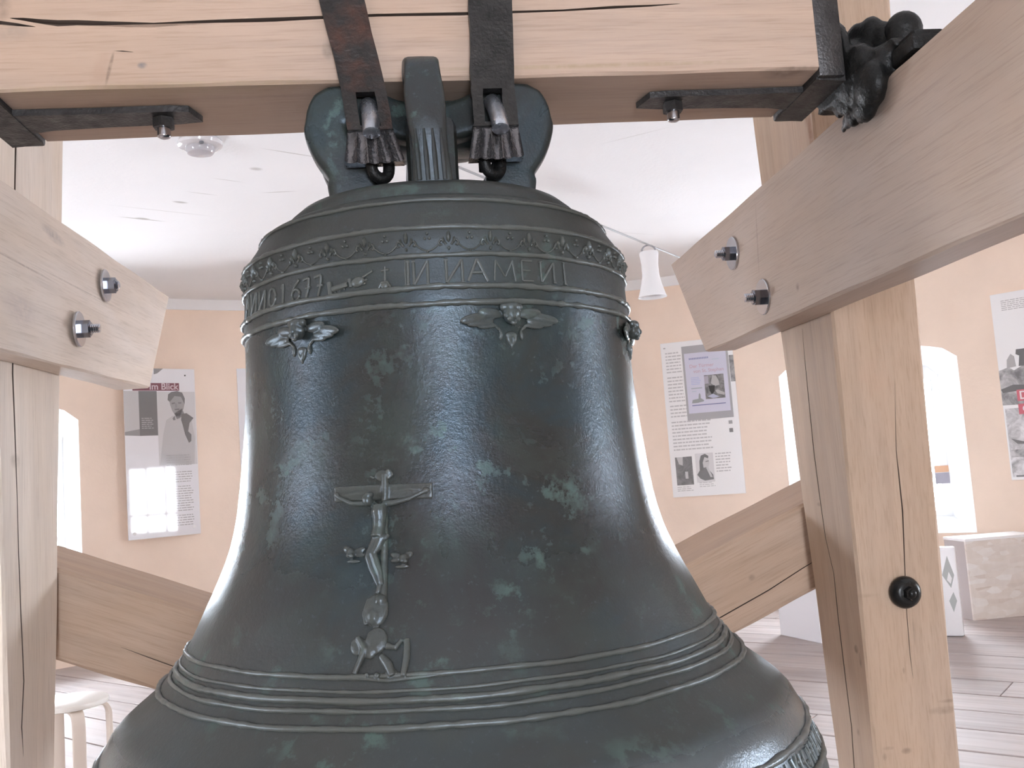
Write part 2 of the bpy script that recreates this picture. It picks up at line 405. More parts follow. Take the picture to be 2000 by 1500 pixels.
# ------------------------------------------------------------------ timbers of the bell frame
def timber(name, A, B, mat, cracks=(), ch=.006, cols=60, wob=.0006):
    """loft between two end quads given in the frame's axes; cracks = (face, [(u along, v across, half width)...], depth)"""
    A = [Vector(a) for a in A]; B = [Vector(b) for b in B]
    ca, cb = sum(A, Vector())/4, sum(B, Vector())/4
    X = (cb-ca).normalized(); Y = (A[1]-A[0]); Y = (Y-X*Y.dot(X)).normalized(); Z = X.cross(Y)
    L = Matrix(((X.x, Y.x, Z.x, ca.x), (X.y, Y.y, Z.y, ca.y), (X.z, Y.z, Z.z, ca.z), (0, 0, 0, 1))); LI = L.inverted()
    us = sorted(set([i/cols for i in range(cols+1)] + [p[0] for cr in cracks for p in cr[1] if 0 <= p[0] <= 1]))
    bm = bmesh.new(); rows = []; kinds = None
    rnd = random.Random(name+str(round(ca.x, 3))+str(round(ca.z, 3)))
    ph = [rnd.uniform(0, 6.28) for _ in range(8)]
    for u in us:
        q = [A[i].lerp(B[i], u) for i in range(4)]
        ctr = sum(q, Vector())/4
        ring = []; kk = []
        for k in range(4):
            p0, p1 = q[k], q[(k+1) % 4]; e = p1-p0; ln = e.length; ed = e/ln
            nrm = ((p0+p1)/2-ctr); nrm = (nrm-ed*nrm.dot(ed)); nrm = (nrm - X*nrm.dot(X)).normalized()
            wv = wob*math.sin(u*9+ph[k])+wob*.6*math.sin(u*23+ph[k+4])
            c_ = ch*(1+.25*math.sin(u*31+ph[k]))
            ring.append(p0+ed*c_+nrm*wv); kk.append(0)
            for cr in sorted([c for c in cracks if c[0] == k], key=lambda c: c[1][0][1]):
                pts = cr[1]
                if u <= pts[0][0]: v, h = pts[0][1], 0
                elif u >= pts[-1][0]: v, h = pts[-1][1], 0
                else:
                    for a, b in zip(pts, pts[1:]):
                        if a[0] <= u <= b[0]:
                            t = (u-a[0])/max(1e-9, b[0]-a[0]); v = a[1]+(b[1]-a[1])*t; h = a[2]+(b[2]-a[2])*t; break
                v = min(max(v, c_/ln+.01), 1-c_/ln-.01)
                dep = cr[2]*min(1, h/.0015)
                c0 = p0+ed*(v*ln)+nrm*wv
                ring += [c0-ed*h, c0-nrm*dep-ed*h*.55, c0-nrm*dep+ed*h*.55, c0+ed*h]; kk += [1, 1, 1, 0]
            ring.append(p1-ed*c_+nrm*wv); kk.append(0)
        rows.append([bm.verts.new(LI @ p) for p in ring]); kinds = kk
    n = len(kinds)
    for r0, r1 in zip(rows, rows[1:]):
        for i in range(n):
            f = bm.faces.new((r0[i], r0[(i+1) % n], r1[(i+1) % n], r1[i])); f.material_index = kinds[i]
    bm.faces.new(rows[0][::-1]); bm.faces.new(rows[-1])
    me = mesh_from(bm, name); me.materials.append(mat); me.materials.append(crackmat)
    autosmooth(me, 25)
    o = bpy.data.objects.new(name, me); C.objects.link(o); o.matrix_basis = FRAME @ L
    o['_L'] = [x for r in L for x in r]
    return o
LOC = {}
def framemx(o):                         # matrix that lets a child be built in the frame's axes
    L = Matrix([o['_L'][i*4:i*4+4] for i in range(4)]); return L.inverted()

# headstock beam: runs along x, front face y=-.125
HX0, HX1, HB, HT, HY = -.745, .745, .7205, 1.03, .125
def huv(px, py):
    p = at_y(px, py, -HY); return ((p.x-HX0)/(HX1-HX0), (p.z-HB)/(HT-HB))
def hcrack(pts): return [(*huv(x, y), w) for x, y, w in pts]
mpx = 1.68/1870
hc1 = hcrack([(18, 35, .0005), (45, 37, 3*mpx), (75, 41, 4.5*mpx), (112, 45, 6.5*mpx), (150, 44, 5.5*mpx), (205, 46, 5*mpx), (255, 48, 5.5*mpx), (300, 49, 4.5*mpx), (350, 46, 4.2*mpx), (420, 42, 3.6*mpx),
              (520, 39, 4.5*mpx), (610, 35, 3.5*mpx), (740, 30, 3*mpx), (900, 27, 3.4*mpx), (1005, 23, 2.6*mpx), (1100, 20, 2*mpx), (1200, 14, 3*mpx), (1270, 11, 2*mpx), (1330, 7, .0003)])
hc2 = hcrack([(-40, 52, .0005), (0, 44, 4*mpx), (35, 48, 3*mpx), (70, 52, .0003)])
hc3 = hcrack([(222, 99, .0003), (240, 100, 1.3*mpx), (262, 102, .0003)])
def hs(px, py, rx, rz, ang, col, amt):
    p = at_y(px, py, -HY); return ((p.x-HX0, 0-.0, 0), (rx, .4, rz), ang, col, amt), p
def hspot(px, py, rx, rz, ang, col, amt):
    # local axes: x along the beam from its left end, y across (front face at one side), z up
    p = at_y(px, py, -HY); zc = (HB+HT)/2
    return ((p.x-HX0, HY, -(p.z-zc) if False else (p.z-zc)), (rx, .06, rz), (0, ang, 0), col, amt)
# end quads ordered: front-bottom, front-top, back-top, back-bottom (face 0 = front)
qa = lambda x: [(x, -HY, HB), (x, -HY, HT), (x, HY, HT), (x, HY, HB)]
# local Y runs front-bottom -> front-top (up), local Z = X x Y
def hsp(px, py, rx, rz, ang, col, amt):
    p = at_y(px, py, -HY); return ((p.x-HX0, p.z-(HB+HT)/2, HY), (rx, rz, .05), ang, col, amt)
M_head = oak('oak headstock', (.47, .355, .285), [hsp(278, 128, .010, .007, 0, BLUE, .95), hsp(214, 134, .004, .036, -.25, DARK, .95), hsp(196, 140, .018, .04, -.3, (.40, .27, .20), .5),
     hsp(640, 98, .012, .02, 0, (.22, .18, .15), .8), hsp(2, 13, .02, .03, 0, DARK, .5), hsp(20, 62, .05, .02, 0, (.30, .24, .2), .5), hsp(1150, 128, .4, .006, 0, (.30, .24, .13), .45), hsp(1540, 135, .07, .006, .05, DARK, .6), hsp(300, 168, .5, .008, 0, (.36, .29, .16), .35)], 1.3)
head = tag(timber('headstock_beam', qa(HX0), qa(HX1), M_head, [(0, hc1, .012), (0, hc2, .008), (0, hc3, .002)], .005, 90),
    'thick pale oak headstock beam with a long crack across the top of the photo', 'beam')
# side beams (inner face towards the bell), bolted to the posts
def sb(x0, x1, y, zb, zt): return [(x0, y, zb), (x0, y, zt), (x1, y, zt), (x1, y, zb)]
rA = [(.85, -1.05, .322), (.85, -1.05, .69), (.944, -1.05, .69), (.944, -1.05, .325)]
rB = [(.845, 1.025, .327), (.85, 1.337, .673), (.944, 1.337, .673), (.944, 1.025, .327)]
def face_uv_x(A, B, X, px, py):
    p = at_x(px, py, X); u = (p.y-A[0][1])/((B[0][1]+B[1][1])/2-A[0][1]); z0 = A[0][2]+(B[0][2]-A[0][2])*u; z1 = A[1][2]+(B[1][2]-A[1][2])*u
    return (u, (p.z-z0)/(z1-z0))
rc = [(*face_uv_x(rA, rB, .85, x, y), w) for x, y, w in ((1480, 440, .0003), (1476, 456, .0012), (1470, 470, .0003))]
def rsp(px, py, r1, r2, ang, col, amt, X=.85, o=rA, o2=rB):
    p = at_x(px, py, X); ca = (Vector(o[0])+Vector(o[1])+Vector(o[2])+Vector(o[3]))/4; cb = (Vector(o2[0])+Vector(o2[1])+Vector(o2[2])+Vector(o2[3]))/4
    Xd = (cb-ca).normalized(); Yv = Vector((0, 0, 1)); Yv = (Yv-Xd*Yv.dot(Xd)).normalized(); d = p-ca
    return ((d.dot(Xd), d.dot(Yv), d.dot(Xd.cross(Yv))), (r1, r2, .04), ang, col, amt)
M_sb1 = oak('oak side beam', (.46, .37, .31), [rsp(1480, 470, .006, .11, .1, (.25, .18, .14), .55), rsp(1463, 586, .01, .01, 0, DARK, .7), rsp(1560, 560, .01, .012, 0, DARK, .6)], 2.7, .55)
beamR = tag(timber('side_beam', rA, rB, M_sb1, [], .006), 'oak side beam with two bolts, running past the right post towards the camera', 'beam')
lB = [(-.845, 1.185, .338), (-.85, 1.492, .681), (-.944, 1.492, .681), (-.944, 1.185, .338)]
lA = [(-.915, -.75, .305), (-.915, -.75, .70), (-.945, -.75, .70), (-.945, -.75, .305)]
M_sb2 = oak('oak side beam pale', (.70, .61, .54), [rsp(118, 458, .085, .02, -.1, (.30, .27, .27), .75, -.86, lA, lB), rsp(60, 515, .26, .0035, -.02, (.28, .2, .16), .8, -.86, lA, lB), rsp(175, 570, .5, .003, .0, (.32, .25, .2), .5, -.86, lA, lB), rsp(55, 600, .12, .05, 0, (.42, .36, .36), .5, -.86, lA, lB)], 4.1, .8)
beamL = tag(timber('side_beam', lA, lB, M_sb2, [], .006), 'pale oak side beam with two shiny bolts, left of the bell', 'beam')
# posts
PZ0, PZT = FZ-EYE, 1.16
PYB = {1: (.555, .75), -1: (.56, .828)}           # back edge at foot and top
def post(s, mat, label, cracks):
    def q(z, yf, yb, xo): return [(s*.946, yf, z), (s*.946, yb, z), (s*xo, yb, z), (s*xo, yf, z)]
    o = timber('timber_post', q(PZ0, .385, PYB[s][0], 1.145), q(PZT, .345, PYB[s][1], 1.175), mat, cracks, .006, 70)
    return tag(o, label, 'post')
def puv(px, py, X=.946):
    p = at_x(px, py, X); u = (p.z-PZ0)/(PZT-PZ0); yf = .385+(.345-.385)*u; k0, k1 = PYB[1 if X > 0 else -1]; yb = k0+(k1-k0)*u; return (u, (p.y-yf)/(yb-yf))
def pfuv(px, py):
    p = at_y(px, py, .36); u = (p.z-PZ0)/(PZT-PZ0); x1 = 1.145+.03*u; return (u, 1-(p.x-.946)/(x1-.946))
pk = 2.2/1870
rpc = [(*puv(x, y), w) for x, y, w in ((1672, 1560, .002), (1668, 1500, .0022), (1663, 1420, .0022), (1648, 1300, .0026), (1636, 1200, .0024), (1628, 1120, .0018), (1612, 1050, .0016), (1600, 960, .002), (1590, 880, .0024), (1578, 760, .002), (1571, 690, .0012), (1567, 640, .0004))]
rpf = [(*pfuv(x, y), w) for x, y, w in ((1790, 1330, .0002), (1783, 1280, .0008), (1776, 1200, .0008), (1772, 1120, .001), (1766, 1000, .0016), (1758, 930, .0014), (1752, 880, .0008), (1748, 740, .0002))]
def psp(px, py, ry, rz, col, amt, X=.946):
    p = at_x(px, py, X); return p, ry, rz, col, amt
def post_spots(o_s, lst, front):
    A = [Vector((o_s*.946, .385, PZ0)), Vector((o_s*.946, PYB[o_s][0], PZ0)), Vector((o_s*1.145, PYB[o_s][0], PZ0)), Vector((o_s*1.145, .385, PZ0))]
    B = [Vector((o_s*.946, .345, PZT)), Vector((o_s*.946, PYB[o_s][1], PZT)), Vector((o_s*1.175, PYB[o_s][1], PZT)), Vector((o_s*1.175, .345, PZT))]
    ca, cb = sum(A, Vector())/4, sum(B, Vector())/4; X = (cb-ca).normalized(); Y = A[1]-A[0]; Y = (Y-X*Y.dot(X)).normalized(); Z = X.cross(Y)
    out = []
    for px, py, ra, rb, col, amt in lst:
        p = at_y(px, py, .36) if front else at_x(px, py, o_s*.946); d = p-ca
        out.append(((d.dot(X), d.dot(Y), d.dot(Z)), (ra, .03, rb) if front else (ra, rb, .03), 0, col, amt))
    return out
M_p1 = oak('oak post', (.46, .345, .262), post_spots(1, [(1850, 1390, .012, .05, DARK, .5), (1870, 1370, .006, .05, DARK, .6), (1778, 1470, .010, .018, DARK, .85), (1735, 1482, .012, .008, DARK, .8), (1742, 1465, .006, .02, DARK, .6), (1771, 1312, .01, .004, DARK, .6),
     (1690, 1165, .006, .05, (.33, .24, .17), .5), (1790, 1235, .05, .003, DARK, .4), (1840, 947, .005, .02, DARK, .6), (1835, 985, .01, .03, (.3, .22, .16), .4), (1705, 735, .05, .05, (.48, .33, .24), .5)], True)
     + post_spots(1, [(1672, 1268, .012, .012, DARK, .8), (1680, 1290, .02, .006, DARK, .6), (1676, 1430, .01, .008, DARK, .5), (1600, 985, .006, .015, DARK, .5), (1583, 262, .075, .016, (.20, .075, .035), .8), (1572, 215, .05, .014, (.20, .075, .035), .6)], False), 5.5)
M_p2 = oak('oak post pale', (.78, .69, .61), post_spots(-1, [(30, 900, .02, .03, (.35, .28, .22), .5), (40, 1230, .05, .02, (.4, .3, .22), .4)], False), 8.2, .8)
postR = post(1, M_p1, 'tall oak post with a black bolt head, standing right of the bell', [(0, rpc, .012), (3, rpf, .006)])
lpc = [(*puv(x, y, -.946), w) for x, y, w in ((46, 1480, .0004), (42, 1420, .003), (46, 1330, .003), (40, 1200, .003), (36, 1080, .0025), (34, 980, .002), (31, 880, .003), (28, 800, .0036), (25, 730, .004), (26, 600, .003), (29, 400, .004), (31, 280, .005), (33, 180, .0004))]
postL = post(-1, M_p2, 'cracked oak post at the left edge, beside the stool', [(0, lpc, .014)])
# V braces behind the bell
def brace(s, mat, label, ztop0, ztop1, zb0, zb1, cracks):
    y0, y1 = (.676, 1.02) if s > 0 else (.698, 1.03)
    def q(x, zb, zt): return [(s*x, y0, zb), (s*x, y0, zt), (s*x, y1, zt), (s*x, y1, zb)]
    o = timber('diagonal_brace', q(.012, zb0, ztop0), q(1.12, zb1, ztop1), mat, cracks, .011)
    return tag(o, label, 'brace')
M_b1 = oak('oak brace', (.455, .33, .25), [((.85, .0, 0), (.012, .01, .5), 0, DARK, .5)], 9.9)
M_b2 = oak('oak brace left', (.46, .34, .26), [((.88, .04, .17), (.004, .05, .05), -.3, DARK, .7), ((.84, .055, .17), (.02, .012, .05), .2, BLUE, .5), ((.60, -.10, .17), (.004, .012, .05), 0, DARK, .7), ((.52, -.105, .17), (.004, .012, .05), 0, DARK, .7)], 12.4)
rb = lambda x: -.142+.403*(x-.945)
brR = brace(1, M_b1, 'diagonal oak brace rising from behind the bell to the right post', rb(.012), rb(1.12), rb(.012)-.232, rb(1.12)-.232,
    [(0, [(.52, .26, .0003), (.6, .25, .0016), (.75, .27, .0016), (.84, .31, .0014), (.92, .33, .0003)], .006)])
lb = lambda x: -.159+.403*(x-.938)
brL = brace(-1, M_b2, 'diagonal oak brace rising from behind the bell to the left post', lb(.012), lb(1.12), lb(.012)-.226, lb(1.12)-.226,
    [(0, [(.45, .32, .0003), (.55, .31, .0012), (.66, .34, .0012), (.72, .36, .0003)], .004)])

# bolts ---------------------------------------------------------------
def bolt(parent, p, axis, rw=.046, nut_long=True, tilt=0):
    """washer with a hexagon nut and a threaded end, standing on a face; p and axis in the frame's axes"""
    fm = framemx(parent); p = Vector(p); a = Vector(axis).normalized()
    R = a.to_track_quat('Z', 'Y').to_matrix().to_4x4() @ Matrix.Rotation(tilt, 4, 'Z')
    mx = fm @ Matrix.Translation(p) @ R
    b = bmesh.new(); add_lathe(b, [(.012, 0), (rw, 0), (rw, .0045), (rw-.0015, .006), (.012, .006)], 40)
    wsh = obj('washer', b, M_chrome, parent, mx, 30)
    b = bmesh.new(); bmesh.ops.create_cone(b, cap_ends=True, segments=6, radius1=.0215, radius2=.0215, depth=.022, matrix=Matrix.Translation((0, 0, .017)))
    bmesh.ops.create_cone(b, cap_ends=True, segments=24, radius1=.018, radius2=.016, depth=.003, matrix=Matrix.Translation((0, 0, .0295)))
    obj('nut', b, M_nut, wsh, None, 25)
    ln = .05 if nut_long else .036
    b = bmesh.new(); prof = [(0, .028)]
    for k in range(10): z = .028+(ln-.028)*k/9; prof += [(.0115 if k % 2 else .0100, z)]
    prof += [(.008, ln+.002), (0, ln+.002)]
    add_lathe(b, prof, 20); obj('threaded_end', b, M_chrome, wsh, None, 30)
for (px, py), lg in (((1432, 495), True), ((1492, 580), True)): q = at_x(px, py, .848); bolt(beamR, q, (-1, 0, 0), .046, lg, .3)
for (px, py), lg in (((205, 558), False), ((153, 643), True)):
    q = at_x(px, py, -.862); bolt(beamL, (q.x+.0, q.y, q.z), (1, .03, 0), .044, lg, .1)
# big black dome bolt through the right post
fm = framemx(postR); q = at_y(1769, 1157, .357); mx = fm @ Matrix.Translation((q.x, .362, q.z)) @ Vector((0, -1, 0)).to_track_quat('Z', 'Y').to_matrix().to_4x4()
b = bmesh.new(); add_lathe(b, [(0, 0), (.037, 0), (.0375, .004), (.034, .013), (.026, .02), (.02, .022), (0, .022)], 40); bw = obj('bolt_head', b, M_blackbolt, postR, mx, 40)
b = bmesh.new(); bmesh.ops.create_cone(b, cap_ends=True, segments=6, radius1=.0165, radius2=.0155, depth=.016, matrix=Matrix.Translation((0, 0, .028))); add_ball(b, (0, 0, .036), (.010, .010, .006)); obj('nut', b, M_blackbolt, bw, None, 30)

# iron straps, plates and nuts under the headstock --------------------
fmh = framemx(head)
for s in (-1, 1):
    # forged end plate, turned under the beam as a long flat strap
    b = bmesh.new()
    add_box(b, (min(s*.746, s*.800), -.122, .708), (max(s*.746, s*.800), .118, 1.02), .006)
    pl = obj('end_plate', b, M_iron, head, fmh, 30)
    b = bmesh.new(); top = .7195; th = .012
    xe = .437; sy = -1
    poly = [(s*.748, -.046), (s*.70, -.045), (s*.60, -.043), (s*.47, -.045), (s*(xe), -.040), (s*(xe-.015), .012), (s*.47, .020), (s*.60, .024), (s*.70, .032), (s*.748, .045)]
    add_prism(b, poly if s < 0 else poly[::-1], top-th, top, lambda a, c, z: Vector((a, c, z)))
    st = obj('flat_strap', b, M_iron, head, fmh, 30)
    b = bmesh.new()
    # wedge-shaped web that joins strap and end plate
    add_prism(b, [(s*.803, .702), (s*.744, .706), (s*.748, .7185), (s*.803, .7185)], -.11, .10, lambda a, c, z: Vector((a, z, c)))
    obj('gusset', b, M_iron, head, fmh, 30)
    b = bmesh.new(); px_ = s*.489
    bmesh.ops.create_cone(b, cap_ends=True, segments=6, radius1=.020, radius2=.020, depth=.018, matrix=Matrix.Translation((px_, -.012, top-th-.010)))
    nt_ = obj('nut', b, M_iron, head, fmh, 25)
    b = bmesh.new(); add_cyl(b, (px_, -.012, top-th-.019), (px_, -.012, top-th-.034), .0125); add_ball(b, (px_, -.012, top-th-.034), (.0125, .0125, .006)); obj('bolt_end', b, M_chrome, nt_, None, 40)

# bearing that carries the headstock on the side beam -----------------
def bearing(s, label):
    root = empty('gudgeon_bearing', FRAME); tag(root, label, 'bearing')
    Xc = s*.897; zc = .80
    bt = .6905 if s > 0 else .697
    def P(px, py, X): q = at_x(px, py, X); return (s*q.x, q.y, q.z)
    b = bmesh.new(); add_box(b, (Xc-.045, -.27, bt), (Xc+.045, .02, bt+.03), .006); obj('base_plate', b, M_grease, root, None, 30)
    b = bmesh.new()
    poly = [(-.22, bt+.03), (.13, bt+.03), (.12, .74)] + [(-.015+.10*math.cos(PI*k/14), .755+.075*math.sin(PI*k/14)) for k in range(15)] + [(-.14, .75), (-.20, .745)]
    add_prism(b, poly, Xc-.045, Xc+.045, lambda a, c, x: Vector((x, a, c)))
    add_cyl(b, (s*.80, -.03, .765), (s*.90, -.03, .765), .055); add_cyl(b, (s*.803, -.03, .765), (s*.822, -.03, .765), .085)
    for px, py, X, r in ((1700, 72, .87, .040), (1675, 80, .86, .036), (1725, 78, .88, .036), (1740, 100, .88, .03), (1665, 115, .84, .035), (1680, 130, .83, .045), (1700, 165, .825, .045), (1665, 165, .825, .042), (1640, 150, .82, .035), (1720, 130, .85, .04), (1650, 200, .822, .028), (1690, 205, .825, .035), (1668, 225, .828, .024), (1640, 215, .825, .018), (1715, 185, .838, .02)):
        add_ball(b, P(px, py, X), (r*.6, r, r), None, 2)
    obj('greasy_casting', remesh(b, .006, 'greasy_casting', 3), M_grease, root)
    b = bmesh.new(); c_ = P(1765, 60, .90); add_cyl(b, (c_[0], c_[1], bt+.03), c_, .033); add_ball(b, c_, (.034, .034, .036), None, 3); obj('cap_bolt', b, M_grease, root, None, 40)
    b = bmesh.new(); c_ = P(1798, 95, .89); add_box(b, (c_[0]-.03, c_[1]-.035, bt+.03), (c_[0]+.03, c_[1]+.03, c_[2]+.01), .01); obj('oil_lug', b, M_grease, root, None, 40)
    b = bmesh.new()
    for px, py, r in ((1655, 238, .016), (1665, 225, .024), (1682, 222, .020), (1648, 252, .009), (1676, 208, .028)): add_ball(b, P(px, py, .832), (r*.55, r, r), None, 2)
    obj('grease_drip', remesh(b, .004, 'grease_drip', 3), M_iron, root)
    return root
bearing(1, 'black greasy bearing on the right side beam at the headstock end')

# ------------------------------------------------------------------ the bell
PROF = [(.0, .500), (.20, .499), (.255, .493), (.272, .478), (.276, .463), (.300, .456), (.318, .446), (.326, .432), (.334, .418), (.343, .405), (.351, .392), (.3555, .380), (.3545, .362), (.354, .345), (.3555, .31), (.357, .29), (.3565, .268), (.356, .24),
        (.3565, .20), (.358, .16), (.361, .12), (.3645, .08), (.369, .04), (.3735, 0), (.379, -.04), (.385, -.07), (.393, -.10), (.402, -.125), (.413, -.15), (.4245, -.175), (.437, -.20), (.449, -.225), (.461, -.25),
        (.469, -.263), (.478, -.28), (.487, -.295), (.500, -.308), (.514, -.322), (.533, -.34), (.559, -.36), (.577, -.375), (.591, -.39), (.6015, -.41), (.610, -.430), (.618, -.45), (.626, -.47), (.633, -.49), (.638, -.51), (.638, -.525), (.630, -.535)]
INNER = [(.60, -.53), (.55, -.47), (.48, -.38), (.41, -.25), (.36, -.1), (.33, .1), (.32, .3), (.29, .40), (.2, .44), (0, .445)]
pz = np.array([p[1] for p in PROF[5:]])[::-1]; pr = np.array([p[0] for p in PROF[5:]])[::-1]
def bR(z): return float(np.interp(z, pz, pr))
TILT = Matrix.Rotation(.012, 4, 'Y')
BMX = FRAME @ Matrix.Translation((.0, 0, .3)) @ TILT @ Matrix.Translation((0, 0, -.3))
BINV = BMX.inverted()
_bo = BINV @ Vector((0, 0, EYE))
def on_bell(px, py):
    d = (BINV.to_3x3() @ ray(px, py)).normalized(); t = 1.0
    while t < 2.2:
        p = _bo+d*t
        if -.53 < p.z < .46 and math.hypot(p.x, p.y) <= bR(p.z): break
        t += .0008
    return (math.atan2(p.x, -p.y), p.z)
def bp(th, z, h=0):
    r = bR(z); sl = (bR(z+.004)-bR(z-.004))/.008; k = 1/math.sqrt(1+sl*sl)
    rr = r+h*k; zz = z-h*sl*k
    return Vector((rr*math.sin(th), -rr*math.cos(th), zz))
def bfr(th, z):                                   # local axes on the bell: x along the ring, y up the wall, z outwards
    o = bp(th, z); n = (bp(th, z, .01)-o).normalized(); t = Vector((math.cos(th), math.sin(th), 0)); u = n.cross(t)
    return Matrix(((t.x, u.x, n.x, o.x), (t.y, u.y, n.y, o.y), (t.z, u.z, n.z, o.z), (0, 0, 0, 1)))
bell = empty('church_bell', BMX); tag(bell, 'large dark bronze bell of 1677 with a crucifix relief, hanging in the oak frame', 'bell')
b = bmesh.new(); add_lathe(b, PROF+INNER, 200); bb = obj('bell_body', b, M_bronze, bell, None, 40)
M_in = M_bronze
def ringbead(z, r, name='moulding_ring', wig=.0006, seg=240):
    bm_ = bmesh.new(); pts = []
    for k in range(seg):
        a = 2*PI*k/seg; zz = z+wig*math.sin(a*7+z*90)+wig*.7*math.sin(a*19+z*50); pts.append(bp(a, zz, r*.15))
    add_tube(bm_, pts, [r*(1+.25*random.uniform(-1, 1)) for _ in pts], 8, True); return obj(name, bm_, M_relief, bell, None, 60)
for z, r in ((.438, .0035), (.386, .0042), (.3425, .0042), (.292, .0050), (.267, .0050), (-.263, .0042), (-.281, .003), (-.2925, .0055), (-.304, .0040), (-.322, .0048), (-.430, .006), (-.477, .006)): ringbead(z, r)

def stroke(bm_, pts, r=.0022, h=.0004):
    add_tube(bm_, [bp(th, z, h) for th, z in pts], r, 6)
def dense(pts, n=4):
    out = []
    for a, c in zip(pts, pts[1:]):
        for i in range(n): t = i/n; out.append((a[0]+(c[0]-a[0])*t, a[1]+(c[1]-a[1])*t))
    return out+[pts[-1]]
# inscription, letter by letter ----------------------------------------
def arcp(cx, cy, rx, ry, a0, a1, n=10): return [(cx+rx*math.cos(math.radians(a0+(a1-a0)*i/n)), cy+ry*math.sin(math.radians(a0+(a1-a0)*i/n))) for i in range(n+1)]
GL = {'I': [[(.5, 0), (.5, 1)], [(.3, 0), (.7, 0)], [(.3, 1), (.7, 1)]],
      'N': [[(.1, 0), (.1, 1)], [(.1, 0), (.9, 1)], [(.9, 1), (.9, 0)], [(0, 1), (.2, 1)], [(.8, 0), (1, 0)]],      # cast reversed on the bell
      'A': [[(.05, 0), (.5, 1)], [(.5, 1), (.95, 0)], [(.25, .4), (.75, .4)]],
      'M': [[(.02, 0), (.12, 1)], [(.12, 1), (.5, .2)], [(.5, .2), (.88, 1)], [(.88, 1), (.98, 0)]],
      'E': [[(.15, 0), (.15, 1)], [(.15, 1), (.8, 1)], [(.15, .52), (.65, .52)], [(.15, 0), (.8, 0)]],
      'O': [arcp(.5, .5, .42, .5, 0, 360, 18)],
      '1': [[(.5, 0), (.5, 1)], [(.5, 1), (.3, .8)]],
      '6': [[(.8, 1), (.45, .72), (.2, .35)], arcp(.5, .27, .32, .27, 0, 360, 14)],
      '7': [[(.35, 0), (.55, .5), (.6, 1)], [(.05, .93), (.6, 1)], [(.3, .5), (.75, .5)]]}
def letter(chx, px0, px1, yb, yt, r=.0026):
    a0, z0 = on_bell(px0, yb); a1, z1 = on_bell(px1, yb); a2, z2 = on_bell(px0, yt)
    z0 = max(min((z0+z1)/2, .305), .2965); z1 = min(max(z2, z0+.03), .338)
    bm_ = bmesh.new()
    for st_ in GL[chx]:
        stroke(bm_, dense([(a0+(a1-a0)*x, z0+(z1-z0)*y) for x, y in st_], 3), r)
    return obj('letter', bm_, M_relief, bell, None, 60)
for chx, x0, x1, yb, yt in (('A', 481, 489, 628, 575), ('N', 491, 502, 622, 578), ('N', 506, 520, 617, 572), ('O', 525, 540, 609, 570), ('1', 546, 562, 602, 558), ('6', 566, 590, 594, 551), ('7', 592, 612, 588, 545), ('7', 614, 638, 584, 540),
     ('I', 790, 806, 556, 512), ('N', 806, 840, 556, 511), ('N', 869, 908, 552, 508), ('A', 912, 955, 550, 506), ('M', 965, 1008, 549, 508), ('E', 1016, 1048, 549, 509), ('N', 1055, 1086, 552, 512), ('I', 1098, 1110, 556, 514)):
    letter(chx, x0, x1, yb, yt, .0018 if x0 > 960 else .0026)
# pointing hand with a ruffed cuff and a small cross between the words
bm_ = bmesh.new()
def blob(px, py, rx, ry, rz=.004, ang=0, zc=.001):
    a, z = on_bell(px, py); m = bfr(a, z) @ Matrix.Translation((0, 0, zc)) @ Matrix.Rotation(ang, 4, 'Z')
    bmesh.ops.create_icosphere(bm_, subdivisions=2, radius=1, matrix=m @ Matrix.Diagonal((rx, ry, rz, 1)))
def strokepx(pts, r=.002, h=.0005):
    add_tube(bm_, [bp(*p, h) for p in dense([on_bell(x, y) for x, y in pts], 3)], r, 6)
strokepx([(643, 552), (648, 580)], .004); strokepx([(650, 566), (680, 556)], .0045); strokepx([(683, 545), (686, 562)], .003)
blob(700, 551, .012, .009, .005, .2); strokepx([(704, 545), (728, 529)], .002); strokepx([(706, 551), (718, 546)], .0018); strokepx([(704, 556), (715, 554)], .0018)
for i in range(3): strokepx([(655+9*i, 571-3*i), (657+9*i, 571-3*i)], .0018)
obj('hand_relief', bm_, M_relief, bell, None, 60)
bm_ = bmesh.new()
strokepx([(752, 521), (752, 553)], .002); strokepx([(745, 529), (760, 527)], .002); strokepx([(740, 565), (746, 552), (757, 551), (764, 561)], .0025); blob(752, 559, .007, .006, .004)
obj('cross_relief', bm_, M_relief, bell, None, 60)
bm_ = bmesh.new(); strokepx([(791, 508), (793, 566)], .0014); strokepx([(785, 568), (800, 566)], .002); obj('seam_ridge', bm_, M_relief, bell, None, 60)
# lily frieze: a running band of lilies, scrolls, garlands and three-dot clusters
bm_ = bmesh.new(); NU = 34; th0 = on_bell(876, 470)[0]
def bl(th, z, rx, ry, rz=.0035): 
    bmesh.ops.create_icosphere(bm_, subdivisions=1, radius=1, matrix=bfr(th, z) @ Matrix.Translation((0, 0, .0005)) @ Matrix.Diagonal((rx, ry, rz, 1)))
for k in range(NU):
    t = th0+2*PI*k/NU; d = 2*PI/NU
    wk = random.uniform(.85, 1.1)
    bl(t, .3705, .0042*wk, .0105*wk, .0075); bl(t, .3525, .0026, .0036, .005)
    for s in (-1, 1):
        stroke(bm_, [(t+s*d*(.06+.17*x), .3555+.012*y) for x, y in ((0, .2), (.35, .75), (.75, .85), (1, .5), (.85, .15), (.6, .3))], .0021)
        bl(t+s*d*.13, .3655, .0026, .0055, .0055)
    stroke(bm_, [(t+d*(.22+.56*i/8), .3495+.011*(2*i/8-1)**2) for i in range(9)], .0015)
    bl(t+d*.5, .3475, .0026, .003, .005)
    for dx, dz in ((-.055, 0), (.055, 0), (0, .0075)): bl(t+d*(.5+dx), .3685+dz, .0026, .0028, .005)
